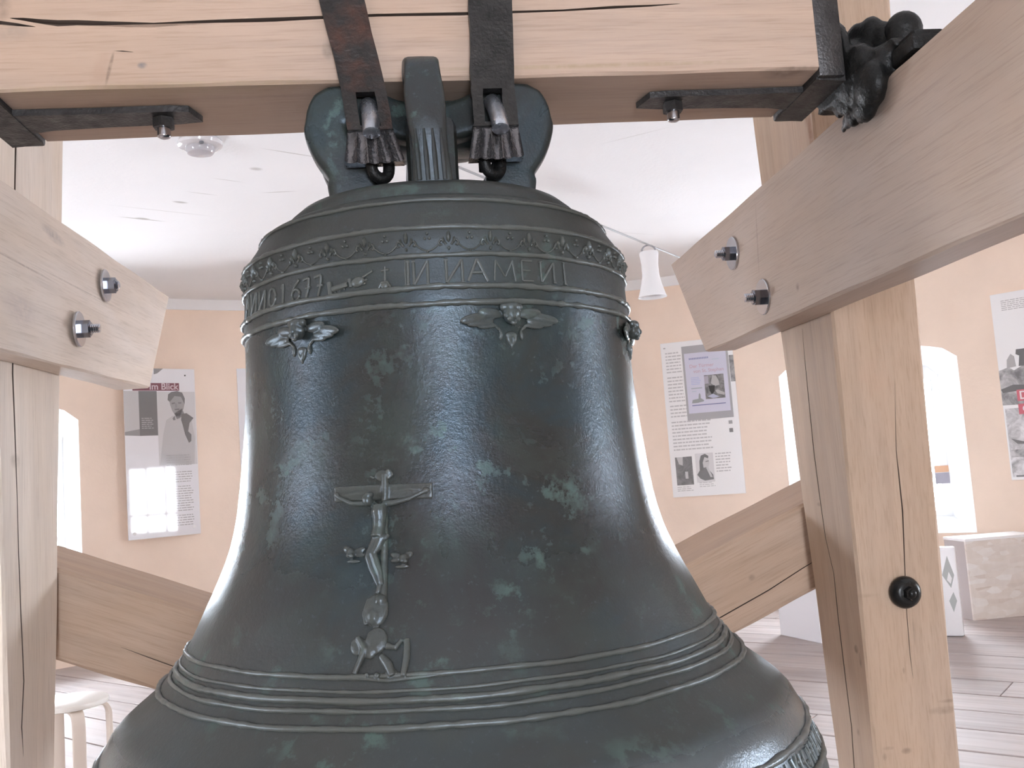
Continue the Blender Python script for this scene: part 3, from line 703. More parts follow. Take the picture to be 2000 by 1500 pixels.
obj('lily_frieze', bm_, M_relief, bell, None, 60)
# lower ornament band: rough foliage between two rings near the lip
bm_ = bmesh.new()
for k in range(420):
    t = 2*PI*k/420; 
    if k % 2: stroke(bm_, [(t+.004*math.sin(k), -.438-.004*random.random()), (t+.01*random.uniform(-1, 1), -.454), (t-.008+.016*random.random(), -.469)], .0032*random.uniform(.7, 1.3))
    else: bl(t, -.446-.016*random.random(), .004, .0065, .0045)
obj('foliage_band', bm_, M_relief, bell, None, 60)
# cherub heads with spread wings and hanging tassels
def cherub(px, py, k=1.0, a=None):
    global bm_
    if a is None: a, z = on_bell(px, py)
    else: z = py
    m = bfr(a, z); bm_ = bmesh.new()
    def B(x, y, zc, r, ang=0):
        add = m @ Matrix.Translation((x*k, y*k, zc*k)) @ Matrix.Rotation(ang, 4, 'Z') @ Matrix.Diagonal((r[0]*k, r[1]*k, r[2]*k, 1)); bmesh.ops.create_icosphere(bm_, subdivisions=3, radius=1, matrix=add)
    B(0, .004, .009, (.0125, .015, .012)); B(0, .014, .010, (.0125, .008, .010)); B(-.006, -.004, .0165, (.0045, .0045, .004)); B(.006, -.004, .0165, (.0045, .0045, .004)); B(0, .001, .021, (.0022, .005, .003)); B(0, -.010, .015, (.005, .003, .004))
    for s in (-1, 1):
        B(s*.011, .003, .010, (.003, .005, .004)); B(s*.012, .014, .009, (.006, .006, .006))
        for i, (x, y, rx, ry, an) in enumerate(((.030, .006, .020, .008, .10), (.056, -.002, .022, .0075, -.18), (.046, -.008, .022, .0055, -.14), (.036, -.013, .016, .004, -.1))): B(s*x, y, .002, (rx, ry, .0045-.0006*i), s*an)
        B(s*.016, -.026, .001, (.003, .008, .004), s*.1); B(s*.020, -.016, .001, (.006, .0025, .003), s*.6)
    B(0, -.026, .001, (.010, .006, .004)); B(-.004, -.033, .001, (.004, .009, .004), .3); B(.004, -.033, .001, (.004, .009, .004), -.3); B(0, -.040, .001, (.0025, .007, .0035))
    return obj('cherub_relief', remesh(bm_, .0016, 'cherub_relief', 1), M_relief, bell)
a1 = on_bell(590, 655)[0]; a2 = on_bell(995, 622)[0]; stp = a2-a1
zch = (on_bell(590, 652)[1]+on_bell(995, 620)[1])/2
for i in range(6):
    cherub(0, zch, 1.06, a1+stp*i if stp*i < 5.5 else 0)
# crucifix: beam, figure, cartouche, two small angel heads and a mound with bones
bm_ = bmesh.new()
def tp(pts, rad, h=.004, n=1):
    P = dense([on_bell(x, y) for x, y in pts], n) if n > 1 else [on_bell(x, y) for x, y in pts]
    R_ = rad if isinstance(rad, list) else [rad]*len(P)
    add_tube(bm_, [bp(*p, h) for p in P], R_, 10)
tp([(655, 972), (700, 964), (748, 962), (800, 955), (845, 957)], [.0035]*5, .0005)     # crossbar (flat board)
for i in range(6): tp([(655, 955+i*4.5), (750, 950+i*4.5), (845, 947+i*4.5)], .0036, .0006)
tp([(753, 925), (752, 1000), (751, 1100), (750, 1160), (748, 1205)], [.006, .006, .006, .006, .006], .0008)
obj('cross_board', remesh(bm_, .0018, 'cross_board', 2), M_relief, bell)
bm_ = bmesh.new()
tp([(664, 972), (690, 984), (716, 984), (735, 985)], [.003, .0036, .0046, .0055], .005)          # arms
tp([(830, 960), (800, 975), (772, 982), (750, 985)], [.003, .0036, .0046, .0055], .005)
blob(661, 968, .005, .005, .004, 0, .004); blob(833, 958, .006, .005, .004, 0, .004)
tp([(744, 986), (744, 1000), (745, 1015), (744, 1032), (742, 1050)], [.0105, .0125, .0105, .010, .0115], .007)   # trunk
blob(725, 979, .0082, .0095, .009, .35, .014); blob(726, 971, .0095, .006, .008, .4, .014); tp([(727, 985), (738, 990)], [.005, .006], .007)
tp([(748, 1052), (741, 1070), (733, 1084), (739, 1104), (746, 1125), (749, 1145)], [.0085, .0075, .006, .0055, .0042, .0035], .007)   # legs, knees bent
tp([(737, 1056), (729, 1074), (722, 1090), (728, 1110), (736, 1130), (742, 1146)], [.0075, .0068, .0058, .0052, .0042, .0035], .005)
tp([(744, 1146), (742, 1156), (738, 1162)], [.0045, .004, .003], .005)
tp([(733, 1048), (745, 1054), (758, 1052), (763, 1046)], [.004, .005, .0045, .003], .009)          # loincloth
obj('crucified_figure', remesh(bm_, .0014, 'crucified_figure', 1), M_relief, bell)
bm_ = bmesh.new(); blob(748, 929, .013, .009, .0025); tp([(760, 917), (760, 936)], [.0035, .0028], .003); tp([(764, 921), (768, 927), (762, 932)], .0022, .003); tp([(724, 930), (732, 935)], .002, .002)
obj('cartouche', remesh(bm_, .0014, 'cartouche', 1), M_relief, bell)
def angel(px, py, s):
    global bm_
    bm_ = bmesh.new(); blob(px, py, .007, .008, .007, 0, .004); blob(px-3, py+6, .003, .003, .003, 0, .009); blob(px+5, py+7, .003, .003, .003, 0, .009)
    blob(px+s*14, py-6, .012, .005, .003, s*.3); blob(px+s*14, py+2, .011, .004, .003, -s*.1); blob(px-s*8, py-8, .008, .006, .004, -s*.5); blob(px+s*4, py+15, .012, .003, .003)
    obj('angel_relief', remesh(bm_, .0015, 'angel_relief', 1), M_relief, bell)
angel(688, 1082, 1); angel(790, 1092, -1)
bm_ = bmesh.new()
blob(736, 1192, .019, .026, .008); blob(745, 1174, .010, .011, .011); blob(731, 1205, .012, .014, .011, .3); blob(722, 1192, .005, .005, .006); tp([(728, 1215), (745, 1211)], .0028, .003); tp([(722, 1170), (712, 1200), (716, 1222)], .003, .002)
tp([(700, 1245), (714, 1270), (694, 1318)], [.004, .006, .0035], .003); tp([(746, 1282), (760, 1300), (768, 1322)], [.005, .0075, .005], .004); tp([(796, 1248), (795, 1285), (788, 1322)], [.0045, .0055, .0045], .003); tp([(756, 1262), (774, 1266), (786, 1250)], [.005, .0045, .003], .003)
tp([(716, 1322), (722, 1318)], .004, .003); tp([(735, 1318), (742, 1324)], .004, .004); blob(765, 1316, .010, .008, .005); blob(700, 1262, .012, .014, .004); tp([(690, 1326), (760, 1330), (830, 1322), (860, 1318)], [.002, .003, .003, .002], .002); blob(736, 1252, .017, .020, .007); blob(724, 1272, .010, .012, .006)
obj('mound_relief', remesh(bm_, .0014, 'mound_relief', 2), M_relief, bell)

# crown: canons that hold the bell to the headstock
def sweep(bm_, path, wds, ths, side):
    """flat bar along a path; side = bar's width direction, ths = thickness in the plane of the path"""
    side = Vector(side); n = len(path); path = [Vector(p) for p in path]; rings = []
    for i, p in enumerate(path):
        t = (path[min(i+1, n-1)]-path[max(i-1, 0)]).normalized(); o = t.cross(side).normalized(); w_, h_ = wds[i]/2, ths[i]/2; r = []
        for k in range(16):
            a = 2*PI*k/16; c, s = math.cos(a), math.sin(a); e = .35
            r.append(bm_.verts.new(p+side*(w_*math.copysign(abs(c)**e, c))+o*(h_*math.copysign(abs(s)**e, s))))
        rings.append(r)
    for r0, r1 in zip(rings, rings[1:]):
        for k in range(16): bm_.faces.new((r0[k], r0[(k+1) % 16], r1[(k+1) % 16], r1[k]))
    bm_.faces.new(rings[0][::-1]); bm_.faces.new(rings[-1])
def smoothpath(pts, n=6):
    P = [Vector(p) for p in pts]; out = []
    for i in range(len(P)-1):
        p0, p1, p2, p3 = P[max(i-1, 0)], P[i], P[i+1], P[min(i+2, len(P)-1)]
        for k in range(n):
            t = k/n; out.append(.5*((2*p1)+(p2-p0)*t+(2*p0-5*p1+4*p2-p3)*t*t+(3*p1-p0-3*p2+p3)*t**3))
    return out+[P[-1]]
for s in (-1, 1):                                   # front and rear canon
    xo = -.010
    pth = smoothpath([(xo+.006, s*.235, .487), (xo+.004, s*.243, .53), (xo, s*.25, .59), (xo-.003, s*.243, .65), (xo-.004, s*.222, .695), (xo-.004, s*.185, .708), (xo-.002, s*.145, .690), (xo, s*.10, .655), (xo, s*.04, .64)])
    b = bmesh.new(); n = len(pth); sweep(b, pth, [.064+.004*math.cos(i*.4) for i in range(n)], [.042]*n, (1, 0, 0))
    for dx in (-.022, -.008, .006, .020):            # flutes at the foot
        add_tube(b, [(xo+.005+dx, s*(.258), .492), (xo+.003+dx, s*(.2655), .535), (xo+.001+dx, s*(.2705), .575)], [.004, .0045, .002], 6)
    obj('canon', b, M_bronze, bell, None, 40)
for s in (-1, 1):
    for yy, sc_, dz in ((-.085, 1.0, 0), (.085, .93, 0)):
        pth = smoothpath([(s*.135, yy, .485), (s*.142, yy, .53), (s*.150, yy, .565), (s*.176, yy, .605), (s*.188, yy, .65), (s*.170, yy, .69), (s*.13, yy, .686), (s*.07, yy*.7, .668), (s*.01, yy*.5, .66)])
        if yy > 0: pth = [Vector((p.x*1.0-s*.012, p.y, p.z)) for p in pth]
        b = bmesh.new(); n = len(pth)
        ths = [(.095 if i < 10 else .082 if i < 24 else .075) for i in range(n)]
        # keep the top of each ear under the headstock
        for i, p in enumerate(pth): p.z = min(p.z, .7195-ths[i]/2)
        sweep(b, pth, [.062]*n, ths, (0, 1, 0)); obj('canon', remesh(b, .005, 'canon', 3), M_bronze, bell)
b = bmesh.new(); add_box(b, (-.20, -.055, .625), (.20, .055, .7165), .02); obj('crown_block', b, M_bronze, bell, None, 40)
b = bmesh.new(); add_box(b, (-.045, -.16, .49), (.045, .16, .645), .02); obj('crown_stem', b, M_bronze, bell, None, 40)
b = bmesh.new(); add_lathe(b, [(.13, .485), (.128, .512), (.11, .520), (0, .522)], 48); obj('crown_disc', b, M_bronze, bell, None, 40)

# two forged straps that hang the bell: flat bar, slot with a wedge, fluted flared foot
def strap(name, label, top, mid, foot, lean, sx):
    """top/mid/foot = (left, right) edges in the frame's x at z .98 / .69 / .56"""
    root = empty(name, FRAME); tag(root, label, 'strap', 'forged straps on the front of the headstock')
    y1, y0 = -.1265, -.150
    zt, zm, zs0, zs1, zf = 1.05, .705, .690, .625, .560
    def ed(z, side):
        if z >= zm: t = (z-zm)/(1.05-zm); return mid[side]+(top[side]-mid[side])*t
        t = (zm-z)/(zm-zf); t2 = max(0, (zs1-z)/(zs1-zf)); base = mid[side]+(lean)*(zm-z); return base+(foot[side]-(mid[side]+lean*(zm-zf)))*t2
    # bar with the slot: a grid of strips round the hole
    b = bmesh.new(); zs = [zt, .95, .9, .85, .8, .76, .73, zs0+.008, zs0, .67, .65, zs1, zs1-.006]
    def sl(z, side): c = (ed(z, 0)+ed(z, 1))/2+.002*sx; return c+(-1, 1)[side]*.0175
    V = {}
    for z in zs:
        xs = [ed(z, 0), sl(z, 0), sl(z, 1), ed(z, 1)]; bulge = -.006*max(0, (.70-z)/.07)
        for j, x in enumerate(xs):
            rough_ = random.uniform(-.0012, .0012)
            for yi, y in enumerate((y0+bulge, y1+bulge*.9)): V[(z, j, yi)] = b.verts.new((x+rough_, y, z))
    def hole(za, zb_): return za <= zs0+1e-6 and zb_ >= zs1-1e-6
    for za, zb_ in zip(zs, zs[1:]):
        for j in range(3):
            if j == 1 and hole(za, zb_): continue
            for yi in (0, 1): b.faces.new((V[(za, j, yi)], V[(za, j+1, yi)], V[(zb_, j+1, yi)], V[(zb_, j, yi)]))
        for j in (0, 3): b.faces.new((V[(za, j, 0)], V[(za, j, 1)], V[(zb_, j, 1)], V[(zb_, j, 0)]))
        if hole(za, zb_):
            for j in (1, 2): b.faces.new((V[(za, j, 0)], V[(za, j, 1)], V[(zb_, j, 1)], V[(zb_, j, 0)]))
    for z in (zs[0], zs[-1]):
        for j in range(3): b.faces.new((V[(z, j, 0)], V[(z, j+1, 0)], V[(z, j+1, 1)], V[(z, j, 1)]))
    for z in (zs0, zs1): b.faces.new((V[(z, 1, 0)], V[(z, 2, 0)], V[(z, 2, 1)], V[(z, 1, 1)]))
    es = [e for e in b.edges if len(e.link_faces) == 2 and e.calc_face_angle(0) > 1.2]
    bmesh.ops.recalc_face_normals(b, faces=b.faces)
    bmesh.ops.bevel(b, geom=es, offset=.004, segments=2, affect='EDGES', profile=.5)
    obj('bar', b, M_strap if sx > 0 else M_strap2, root, None, 40)
    # fluted foot
    b = bmesh.new(); nr, ncol = 10, 64; grid = []
    for i in range(nr+1):
        t = i/nr; z = zs1+.004+(zf-zs1-.004)*t; x0, x1 = ed(z, 0), ed(z, 1); row = []
        for j in range(ncol+1):
            s_ = j/ncol; flute = -.0105*t**.8*abs(math.sin(PI*5*s_))**.7
            row.append(b.verts.new((x0+(x1-x0)*s_, y0-.006-.030*t*math.sin(PI*(.12+.76*s_))+.006*(1-t)-flute, z-.010*t*math.sin(PI*s_))))
        back = [b.verts.new((x0+(x1-x0)*(1-j/8), y1-.003, z)) for j in range(9)]
        grid.append(row+back)
    m_ = len(grid[0])
    for r0, r1 in zip(grid, grid[1:]):
        for k in range(m_): b.faces.new((r0[k], r0[(k+1) % m_], r1[(k+1) % m_], r1[k]))
    b.faces.new(grid[0]); b.faces.new(grid[-1][::-1])
    obj('fluted_foot', b, M_bright, root, None, 50)
    # wedge tongue poking out of the slot
    cx = (ed(.635, 0)+ed(.635, 1))/2+.003
    b = bmesh.new(); add_tube(b, smoothpath([(cx-.004, -.122, .676), (cx-.002, -.138, .662), (cx, -.158, .640), (cx+.001, -.180, .612), (cx+.001, -.186, .600)], 4), [.0155]*16+[.012], 14)
    obj('wedge', b, M_wedge, root, None, 50)
    # stirrup that passes under the canon
    b = bmesh.new(); sx_ = cx+sx*.012
    add_tube(b, smoothpath([(sx_-.014, -.148, .58), (sx_-.014, -.145, .548), (sx_, -.138, .536), (sx_+.014, -.132, .548), (sx_+.014, -.129, .60)], 5), .0105, 12)
    add_tube(b, [(sx_-.016, -.130, .60), (sx_-.016, -.126, .545)], .009, 12)
    obj('stirrup', b, M_grease, root, None, 50)
M_bright = iron('bare worn iron', (.13, .125, .13), .25, 0, .003, .85)
M_wedge = iron('bright wedge iron', (.42, .45, .50), .30, 0, .0008, .9)
strap('iron_strap', 'rust-stained iron strap with fluted foot, left of the front canon', (-.214, -.135), (-.151, -.073), (-.150, -.047), .10, 1)
strap('iron_strap', 'dark iron strap with fluted foot, right of the front canon', (.096, .175), (.080, .159), (.067, .164), 0, -1.0)

# ------------------------------------------------------------------ posters on the wall
def gcol(g): return (g, g*.99, g*1.0)
_pm = {}
def ink(c, rough=.5, coat=0):
    k = (tuple(round(x, 3) for x in c), rough, coat)
    if k not in _pm: _pm[k] = plain('print ink', c, rough, 0, None, coat)
    return _pm[k]
def photoprint(name, lo, hi, scale):
    m, nt, b_ = newmat(name); v = obcoord(nt); n = noise(nt, v, scale, 6, .65, .6)
    nt.links.new(ramp(nt, n, [(.36, gcol(lo+.07)), (.62, gcol(hi+.06))]), b_.inputs['Base Color']); b_.inputs['Roughness'].default_value = .5; return m  # both tones raised, haze put into the print colour
class Poster:
    def __init__(s, name, deg, u0, W, H, zbot, label, mat, tilt=0, r=RW-.012):
        p = wpt(r, deg, zbot); n = (Vector((RC[0], RC[1], zbot))-p).normalized()
        x = Vector((0, 0, 1)).cross(n).normalized(); x = -x if False else x
        # seen from inside: right-hand direction
        M = Matrix(((x.x, 0, n.x, p.x), (x.y, 0, n.y, p.y), (0, 1, 0, p.z), (0, 0, 0, 1))) @ Matrix.Translation((0, 0, W/2*math.sin(tilt))) @ Matrix.Rotation(tilt, 4, 'Y')
        s.W, s.H = W, H
        bm = bmesh.new(); add_box(bm, (-W/2, 0, 0), (W/2, H, .008), .001)
        s.o = tag(obj(name, bm, mat, None, M), label, 'poster'); s.k = 0
    def xy(s, u, v): return ((u-.5)*s.W, (1-v)*s.H)
    def poly(s, name, pts, mat, lvl=1):
        bm = bmesh.new(); z = .008+.0004*lvl
        add_prism(bm, [s.xy(*p) for p in pts], .0079, z, lambda a, b_, c: Vector((a, b_, c))); return obj(name, bm, mat, s.o)
    def rect(s, name, u0, v0, u1, v1, mat, lvl=1): return s.poly(name, [(u0, v0), (u0, v1), (u1, v1), (u1, v0)], mat, lvl)
    def lines(s, name, u0, v0, u1, v1, n, mat, lvl=1, rag=.12, fill=.4, gaps=()):
        bm = bmesh.new()
        for i in range(n):
            if i in gaps: continue
            y0 = v0+(v1-v0)*i/n; y1 = y0+(v1-v0)/n*fill; x = u0; e = u1-random.uniform(0, rag)*(u1-u0)
            while x < e:
                wd = min(random.uniform(.02, .07), e-x)
                if wd > .008:
                    (a, c), (d, f) = s.xy(x, y1), s.xy(x+wd, y0); add_box(bm, (a, c, .0079), (d, f, .008+.0004*lvl))
                x += wd+.010
        o = obj(name, bm, mat, s.o); o['kind'] = 'stuff'; return o
    def text(s, t, u, v, size, mat, lvl=2, bold=False, align='LEFT'):
        cu = bpy.data.curves.new('t', 'FONT'); cu.body = t; cu.size = size; cu.extrude = .0004; cu.align_x = align
        if bold: cu.offset = size*.018
        o = bpy.data.objects.new('t', cu); C.objects.link(o); dg = bpy.context.evaluated_depsgraph_get()
        me = bpy.data.meshes.new_from_object(o.evaluated_get(dg)); bpy.data.objects.remove(o); bpy.data.curves.remove(cu)
        x, y = s.xy(u, v); o = obj('lettering', me, mat, s.o, Matrix.Translation((x, y, .008+.0004*lvl))); o['kind'] = 'stuff'; return o
GLOSS = plain('laminated poster', (.84, .84, .87), .03, 0, .5)
MATT = plain('poster board', (.90, .90, .90), .45)
g_ = lambda v, r=.05, c=0: ink(gcol(.09+.86*v), r, c)  # greys raised: the veil of haze is put into the ink colour
# left poster
P = Poster('exhibition_poster', -32.5, 0, .585, 1.365, 1.015, 'glossy exhibition poster of a man in a waistcoat, left of the bell', GLOSS, math.radians(8.4))
P.rect('photo_block', .20, .135, .45, .40, g_(.17), 1); P.rect('photo_block', .0, .135, .20, .385, g_(.58), 1); P.poly('photo_block', [(0, .375), (0, .395), (.2, .40), (.2, .36)], g_(.3), 2)
P.rect('photo_block', .45, .14, .99, .58, g_(.68), 1)
P.rect('title_band', .12, .087, .77, .133, ink((.22, .08, .10), .12, .6), 2); P.text('Im Blick', .755, .126, .074, ink((.66, .54, .58), .2), 3, True, 'RIGHT')
P.poly('portrait', [(.46, .58), (.52, .40), (.57, .31), (.66, .285), (.80, .28), (.93, .31), (.97, .42), (.95, .58)], g_(.56), 2)
P.poly('portrait', [(.60, .19), (.61, .155), (.66, .14), (.74, .135), (.81, .145), (.845, .18), (.84, .215), (.79, .17), (.70, .165), (.63, .20)], g_(.16), 4)
P.poly('portrait', [(.62, .19), (.70, .162), (.80, .168), (.84, .21), (.82, .245), (.76, .29), (.71, .29), (.66, .255), (.635, .22)], g_(.36), 3)
P.poly('portrait', [(.652, .207), (.70, .203), (.705, .211), (.66, .216)], g_(.2), 5); P.poly('portrait', [(.745, .203), (.795, .203), (.79, .212), (.75, .212)], g_(.2), 5); P.poly('portrait', [(.705, .21), (.725, .21), (.732, .236), (.70, .236)], g_(.30), 5); P.poly('portrait', [(.69, .243), (.76, .24), (.76, .25), (.70, .252)], g_(.2), 5)
P.poly('portrait', [(.69, .27), (.80, .24), (.83, .275), (.76, .30), (.72, .305)], g_(.24), 3)
P.poly('portrait', [(.79, .275), (.86, .27), (.96, .30), (.90, .33), (.875, .38), (.92, .40), (.915, .44), (.88, .45), (.83, .40), (.80, .34), (.78, .31)], g_(.15), 4)
P.poly('portrait', [(.66, .30), (.69, .285), (.70, .31), (.67, .312)], g_(.18), 4)
P.lines('printed_text', .23, .295, .40, .365, 6, g_(.45), 2, .3, .4); P.lines('printed_text', .55, .52, .92, .95, 30, g_(.42), 2, .15, .35, (5, 6, 12, 24))
for u, v in ((.085, .965), (.905, .955)): 
    b = bmesh.new(); x, y = P.xy(u, v); add_lathe(b, [(0, .006), (.014, .0), (.014, -.001), (0, -.001)], 20, Matrix.Translation((x, y, .009))); obj('fixing_screw', b, plain('white screw cap', (.9, .9, .9), .3), P.o, None, 40)
b = bmesh.new(); x, y = P.xy(.86, .04); add_lathe(b, [(0, .004), (.007, .0), (.007, -.001), (0, -.001)], 16, Matrix.Translation((x, y, .009))); obj('fixing_screw', b, ink((.08, .08, .08)), P.o, None, 40)
P.poly('corner_patch', [(.42, .0), (.42, .035), (.47, .028), (.55, .0)], g_(.3), 2)
# poster almost hidden behind the bell
P0 = Poster('exhibition_poster', -22.6, 0, .585, 1.365, 1.015, 'sliver of a white poster peeping out at the bell\'s left shoulder', GLOSS)
# middle poster with a laminated sheet
P = Poster('exhibition_poster', 17.75, 0, .625, 1.365, 1.01, 'white text poster with two small portraits and a taped sheet, right of the bell', MATT, .0)
P.lines('printed_text', .06, .065, .285, .21, 7, g_(.58, .5, 0), 1, .1); P.lines('printed_text', .06, .225, .29, .40, 8, g_(.58, .5, 0), 1, .1); P.lines('printed_text', .065, .41, .30, .50, 4, g_(.58, .5, 0), 1, .05)
P.lines('printed_text', .065, .515, .62, .715, 9, g_(.58, .5, 0), 1, .12); P.lines('printed_text', .63, .735, .86, .865, 7, g_(.55, .5, 0), 1, .3)
P.lines('printed_text', .07, .935, .3, .97, 3, g_(.55, .5, 0), 1, .3); P.lines('printed_text', .38, .915, .6, .95, 3, g_(.6, .5, 0), 1, .3)
P.rect('small_square', .855, .535, .905, .557, g_(.38, .5, 0)); P.rect('small_square', .855, .585, .905, .61, g_(.18, .5, 0)); P.rect('small_square', .04, .03, .07, .038, g_(.45, .5, 0))
P.rect('side_photo', .94, .12, 1.0, .29, photoprint('grey photo a', .10, .4, 14), 1)
P.rect('old_photo', .07, .745, .305, .925, photoprint('grey photo b', .09, .22, 16), 1); P.poly('old_photo', [(.09, .745), (.18, .745), (.17, .80), (.12, .79)], g_(.6, .5, 0), 2); P.rect('old_photo', .195, .84, .235, .885, g_(.6, .5, 0), 2)
P.rect('engraving', .35, .73, .60, .915, g_(.74, .5, 0), 1)
P.poly('engraving', [(.36, .865), (.42, .825), (.50, .82), (.58, .87), (.585, .90), (.46, .905), (.40, .89)], g_(.16, .5, 0), 2)
P.poly('engraving', [(.40, .84), (.405, .78), (.43, .745), (.49, .735), (.535, .75), (.53, .765), (.48, .755), (.45, .79), (.46, .84)], g_(.14, .5, 0), 3)
P.poly('engraving', [(.455, .78), (.48, .755), (.53, .762), (.54, .795), (.52, .825), (.48, .83), (.455, .81)], g_(.62, .5, 0), 2); P.poly('engraving', [(.49, .825), (.52, .82), (.57, .885), (.54, .885)], g_(.6, .5, 0), 3)
P.poly('engraving', [(.49, .782), (.535, .778), (.535, .784), (.49, .788)], g_(.2, .5, 0), 4)
def sheet(P):
    W, H = P.W*.635, P.H*.48; base = P
    bm = bmesh.new(); add_box(bm, (-W/2, 0, 0), (W/2, H, .006), .0008)
    x, y = P.xy(.613, .515)
    o = tag(obj('laminated_sheet', bm, plain('grey card', (.42, .42, .44), .35, 0, .5, .4), None, P.o.matrix_basis @ Matrix.Translation((x, y, .0086))), 'laminated event sheet with grey borders taped over the text poster', 'sheet')
    S = Poster.__new__(Poster); S.W, S.H, S.o = W, H, o
    def lv(l): return l
    # paper face, then print (thickness counted from the sheet's own front)
    old = Poster.poly
    def poly(name, pts, mat, lvl=1):
        bm = bmesh.new(); add_prism(bm, [S.xy(*p) for p in pts], .0059, .006+.0004*lvl, lambda a, b_, c: Vector((a, b_, c))); return obj(name, bm, mat, o)
    def rect(name, u0, v0, u1, v1, mat, lvl=1): return poly(name, [(u0, v0), (u0, v1), (u1, v1), (u1, v0)], mat, lvl)
    bl_ = lambda c: ink(c, .3, .3)
    rect('paper', .045, .10, .955, .91, bl_((.66, .66, .78)), 1)
    def txt(t, u, v, size, mat):
        lo = Poster.text(S, t, u, v, size, mat, 2, True); lo.location.z = .0069; return lo
    for i in range(12): rect('heading_text', .145+.036*i, .165, .145+.036*i+.027, .19, bl_((.30, .32, .52)), 2)
    rect('heading_text', .64, .205, .80, .213, bl_((.5, .6, .68)), 2)
    txt('Der Türmer', .14, .30, .042, bl_((.62, .46, .55))); txt('von St. Stephan', .22, .37, .042, bl_((.60, .46, .55)))
    for i in range(5): rect('small_text', .15, .43+.022*i, .15+.22*random.uniform(.7, 1), .439+.022*i, bl_((.48, .52, .76)), 2)
    rect('small_text', .14, .57, .38, .585, bl_((.42, .46, .52)), 2); rect('small_text', .15, .61, .25, .625, bl_((.55, .6, .7)), 2)
    rect('photo', .44, .415, .865, .735, photoprint('grey photo c', .05, .25, 22), 2)
    poly('photo', [(.62, .42), (.70, .43), (.75, .50), (.76, .56), (.66, .57), (.58, .53)], bl_(gcol(.5)), 3); poly('photo', [(.52, .56), (.66, .56), (.64, .64), (.58, .68), (.54, .63)], bl_(gcol(.03)), 3); poly('photo', [(.66, .63), (.72, .62), (.86, .67), (.85, .70), (.70, .67)], bl_(gcol(.5)), 3); poly('photo', [(.48, .70), (.60, .67), (.74, .715), (.6, .73)], bl_((.5, .52, .66)), 3); rect('photo', .44, .425, .53, .53, bl_((.45, .42, .5)), 3)
    poly('church_picture', [(.13, .775), (.15, .73), (.28, .72), (.295, .66), (.315, .645), (.33, .67), (.33, .715), (.40, .745), (.39, .76), (.26, .775)], bl_((.33, .35, .36)), 2)
    rect('blue_rule', .13, .80, .86, .812, bl_((.19, .21, .40)), 2)
sheet(P)
# right poster, only its left half in view
P = Poster('exhibition_poster', 46.1, 0, .60, 1.40, 1.005, 'poster with red title blocks and a castle ruin at the right edge', MATT, .0)
P.lines('printed_text', .12, .04, .45, .10, 6, g_(.5, .5, 0), 1, .1)
pg = photoprint('grey photo d', .12, .55, 9); pg2 = photoprint('grey photo e', .28, .75, 10)
P.poly('castle_photo', [(0, .50), (0, .415), (.12, .40), (.18, .42), (.3, .395), (1, .38), (1, .62), (0, .60)], pg, 1)
P.poly('castle_photo', [(.10, .405), (.11, .36), (.16, .33), (.20, .345), (.21, .40)], g_(.42, .5, 0), 2)
P.poly('castle_photo', [(.24, .40), (.26, .345), (.22, .335), (.23, .31), (.38, .31), (.40, .29), (.46, .295), (.48, .27), (.6, .30), (.62, .40), (.48, .40), (.47, .35), (.40, .35), (.39, .40)], g_(.10, .5, 0), 3)
P.poly('castle_photo', [(.0, .515), (.15, .495), (.38, .505), (.38, .525), (.02, .535)], g_(.10, .5, 0), 2)
P.rect('street_photo', .02, .62, 1, .985, pg2, 1); P.poly('street_photo', [(.05, .78), (.2, .80), (.33, .795), (.3, .815), (.12, .81)], g_(.12, .5, 0), 2); P.rect('street_photo', .03, .84, .35, .88, pg, 2); P.rect('street_photo', .06, .975, .6, .985, g_(.2, .5, 0), 2)
RED = ink((.62, .16, .20), .5)
P.rect('title_block', .18, .525, .95, .585, RED, 3); P.rect('title_block', .18, .60, .98, .655, RED, 3); P.rect('title_block', .36, .765, .8, .81, RED, 3); P.rect('title_block', .26, .583, .98, .602, RED, 3)
P.text('Die', .205, .575, .085, ink((.85, .80, .80), .5), 4, True); P.text('exp', .225, .640, .085, ink((.85, .80, .80), .5), 4, True)

# ------------------------------------------------------------------ other things in the room
# lamp cable and clip-on spot lamp
zc_ = 2.72
ca_, cb_ = floor_at(640, 222, zc_), floor_at(1450, 553, zc_)
d_ = (cb_-ca_).normalized()
def towall(p, d):
    x, y = p.x-RC[0], p.y-RC[1]; bq = x*d.x+y*d.y; cq = x*x+y*y-(RW-.004)**2; return p+d*(-bq+math.sqrt(bq*bq-cq))
e0, e1 = towall(ca_, -d_), towall(cb_, d_)
b = bmesh.new(); add_tube(b, [e0.lerp(e1, i/20) for i in range(21)], .006, 8)
tag(obj('lamp_cable', b, plain('grey cable', (.36, .36, .37), .5), None, None, 60), 'thin grey lamp cable stretched under the ceiling behind the bell', 'cable')
hp = floor_at(1266, 481, zc_)
sp = empty('spot_lamp', Matrix.Translation(hp)); tag(sp, 'white flared spot lamp hanging from the ceiling cable', 'lamp')
M_lampw = plain('white lamp shade', (.85, .85, .86), .35)
b = bmesh.new(); add_tube(b, [(.043*math.cos(PI*k/12), 0, -.030+.037*math.sin(PI*k/12)) for k in range(-1, 14)], .006, 8); obj('ring_hook', b, plain('grey hook', (.4, .4, .42), .3, .6), sp, None, 50)
b = bmesh.new(); add_lathe(b, [(0, -.038), (.058, -.038), (.062, -.05), (.054, -.12), (.055, -.19), (.066, -.25), (.088, -.325), (.094, -.335), (.088, -.337), (.062, -.25), (.05, -.19), (.048, -.12), (0, -.1)], 40); obj('lamp_shade', b, M_lampw, sp, None, 40)
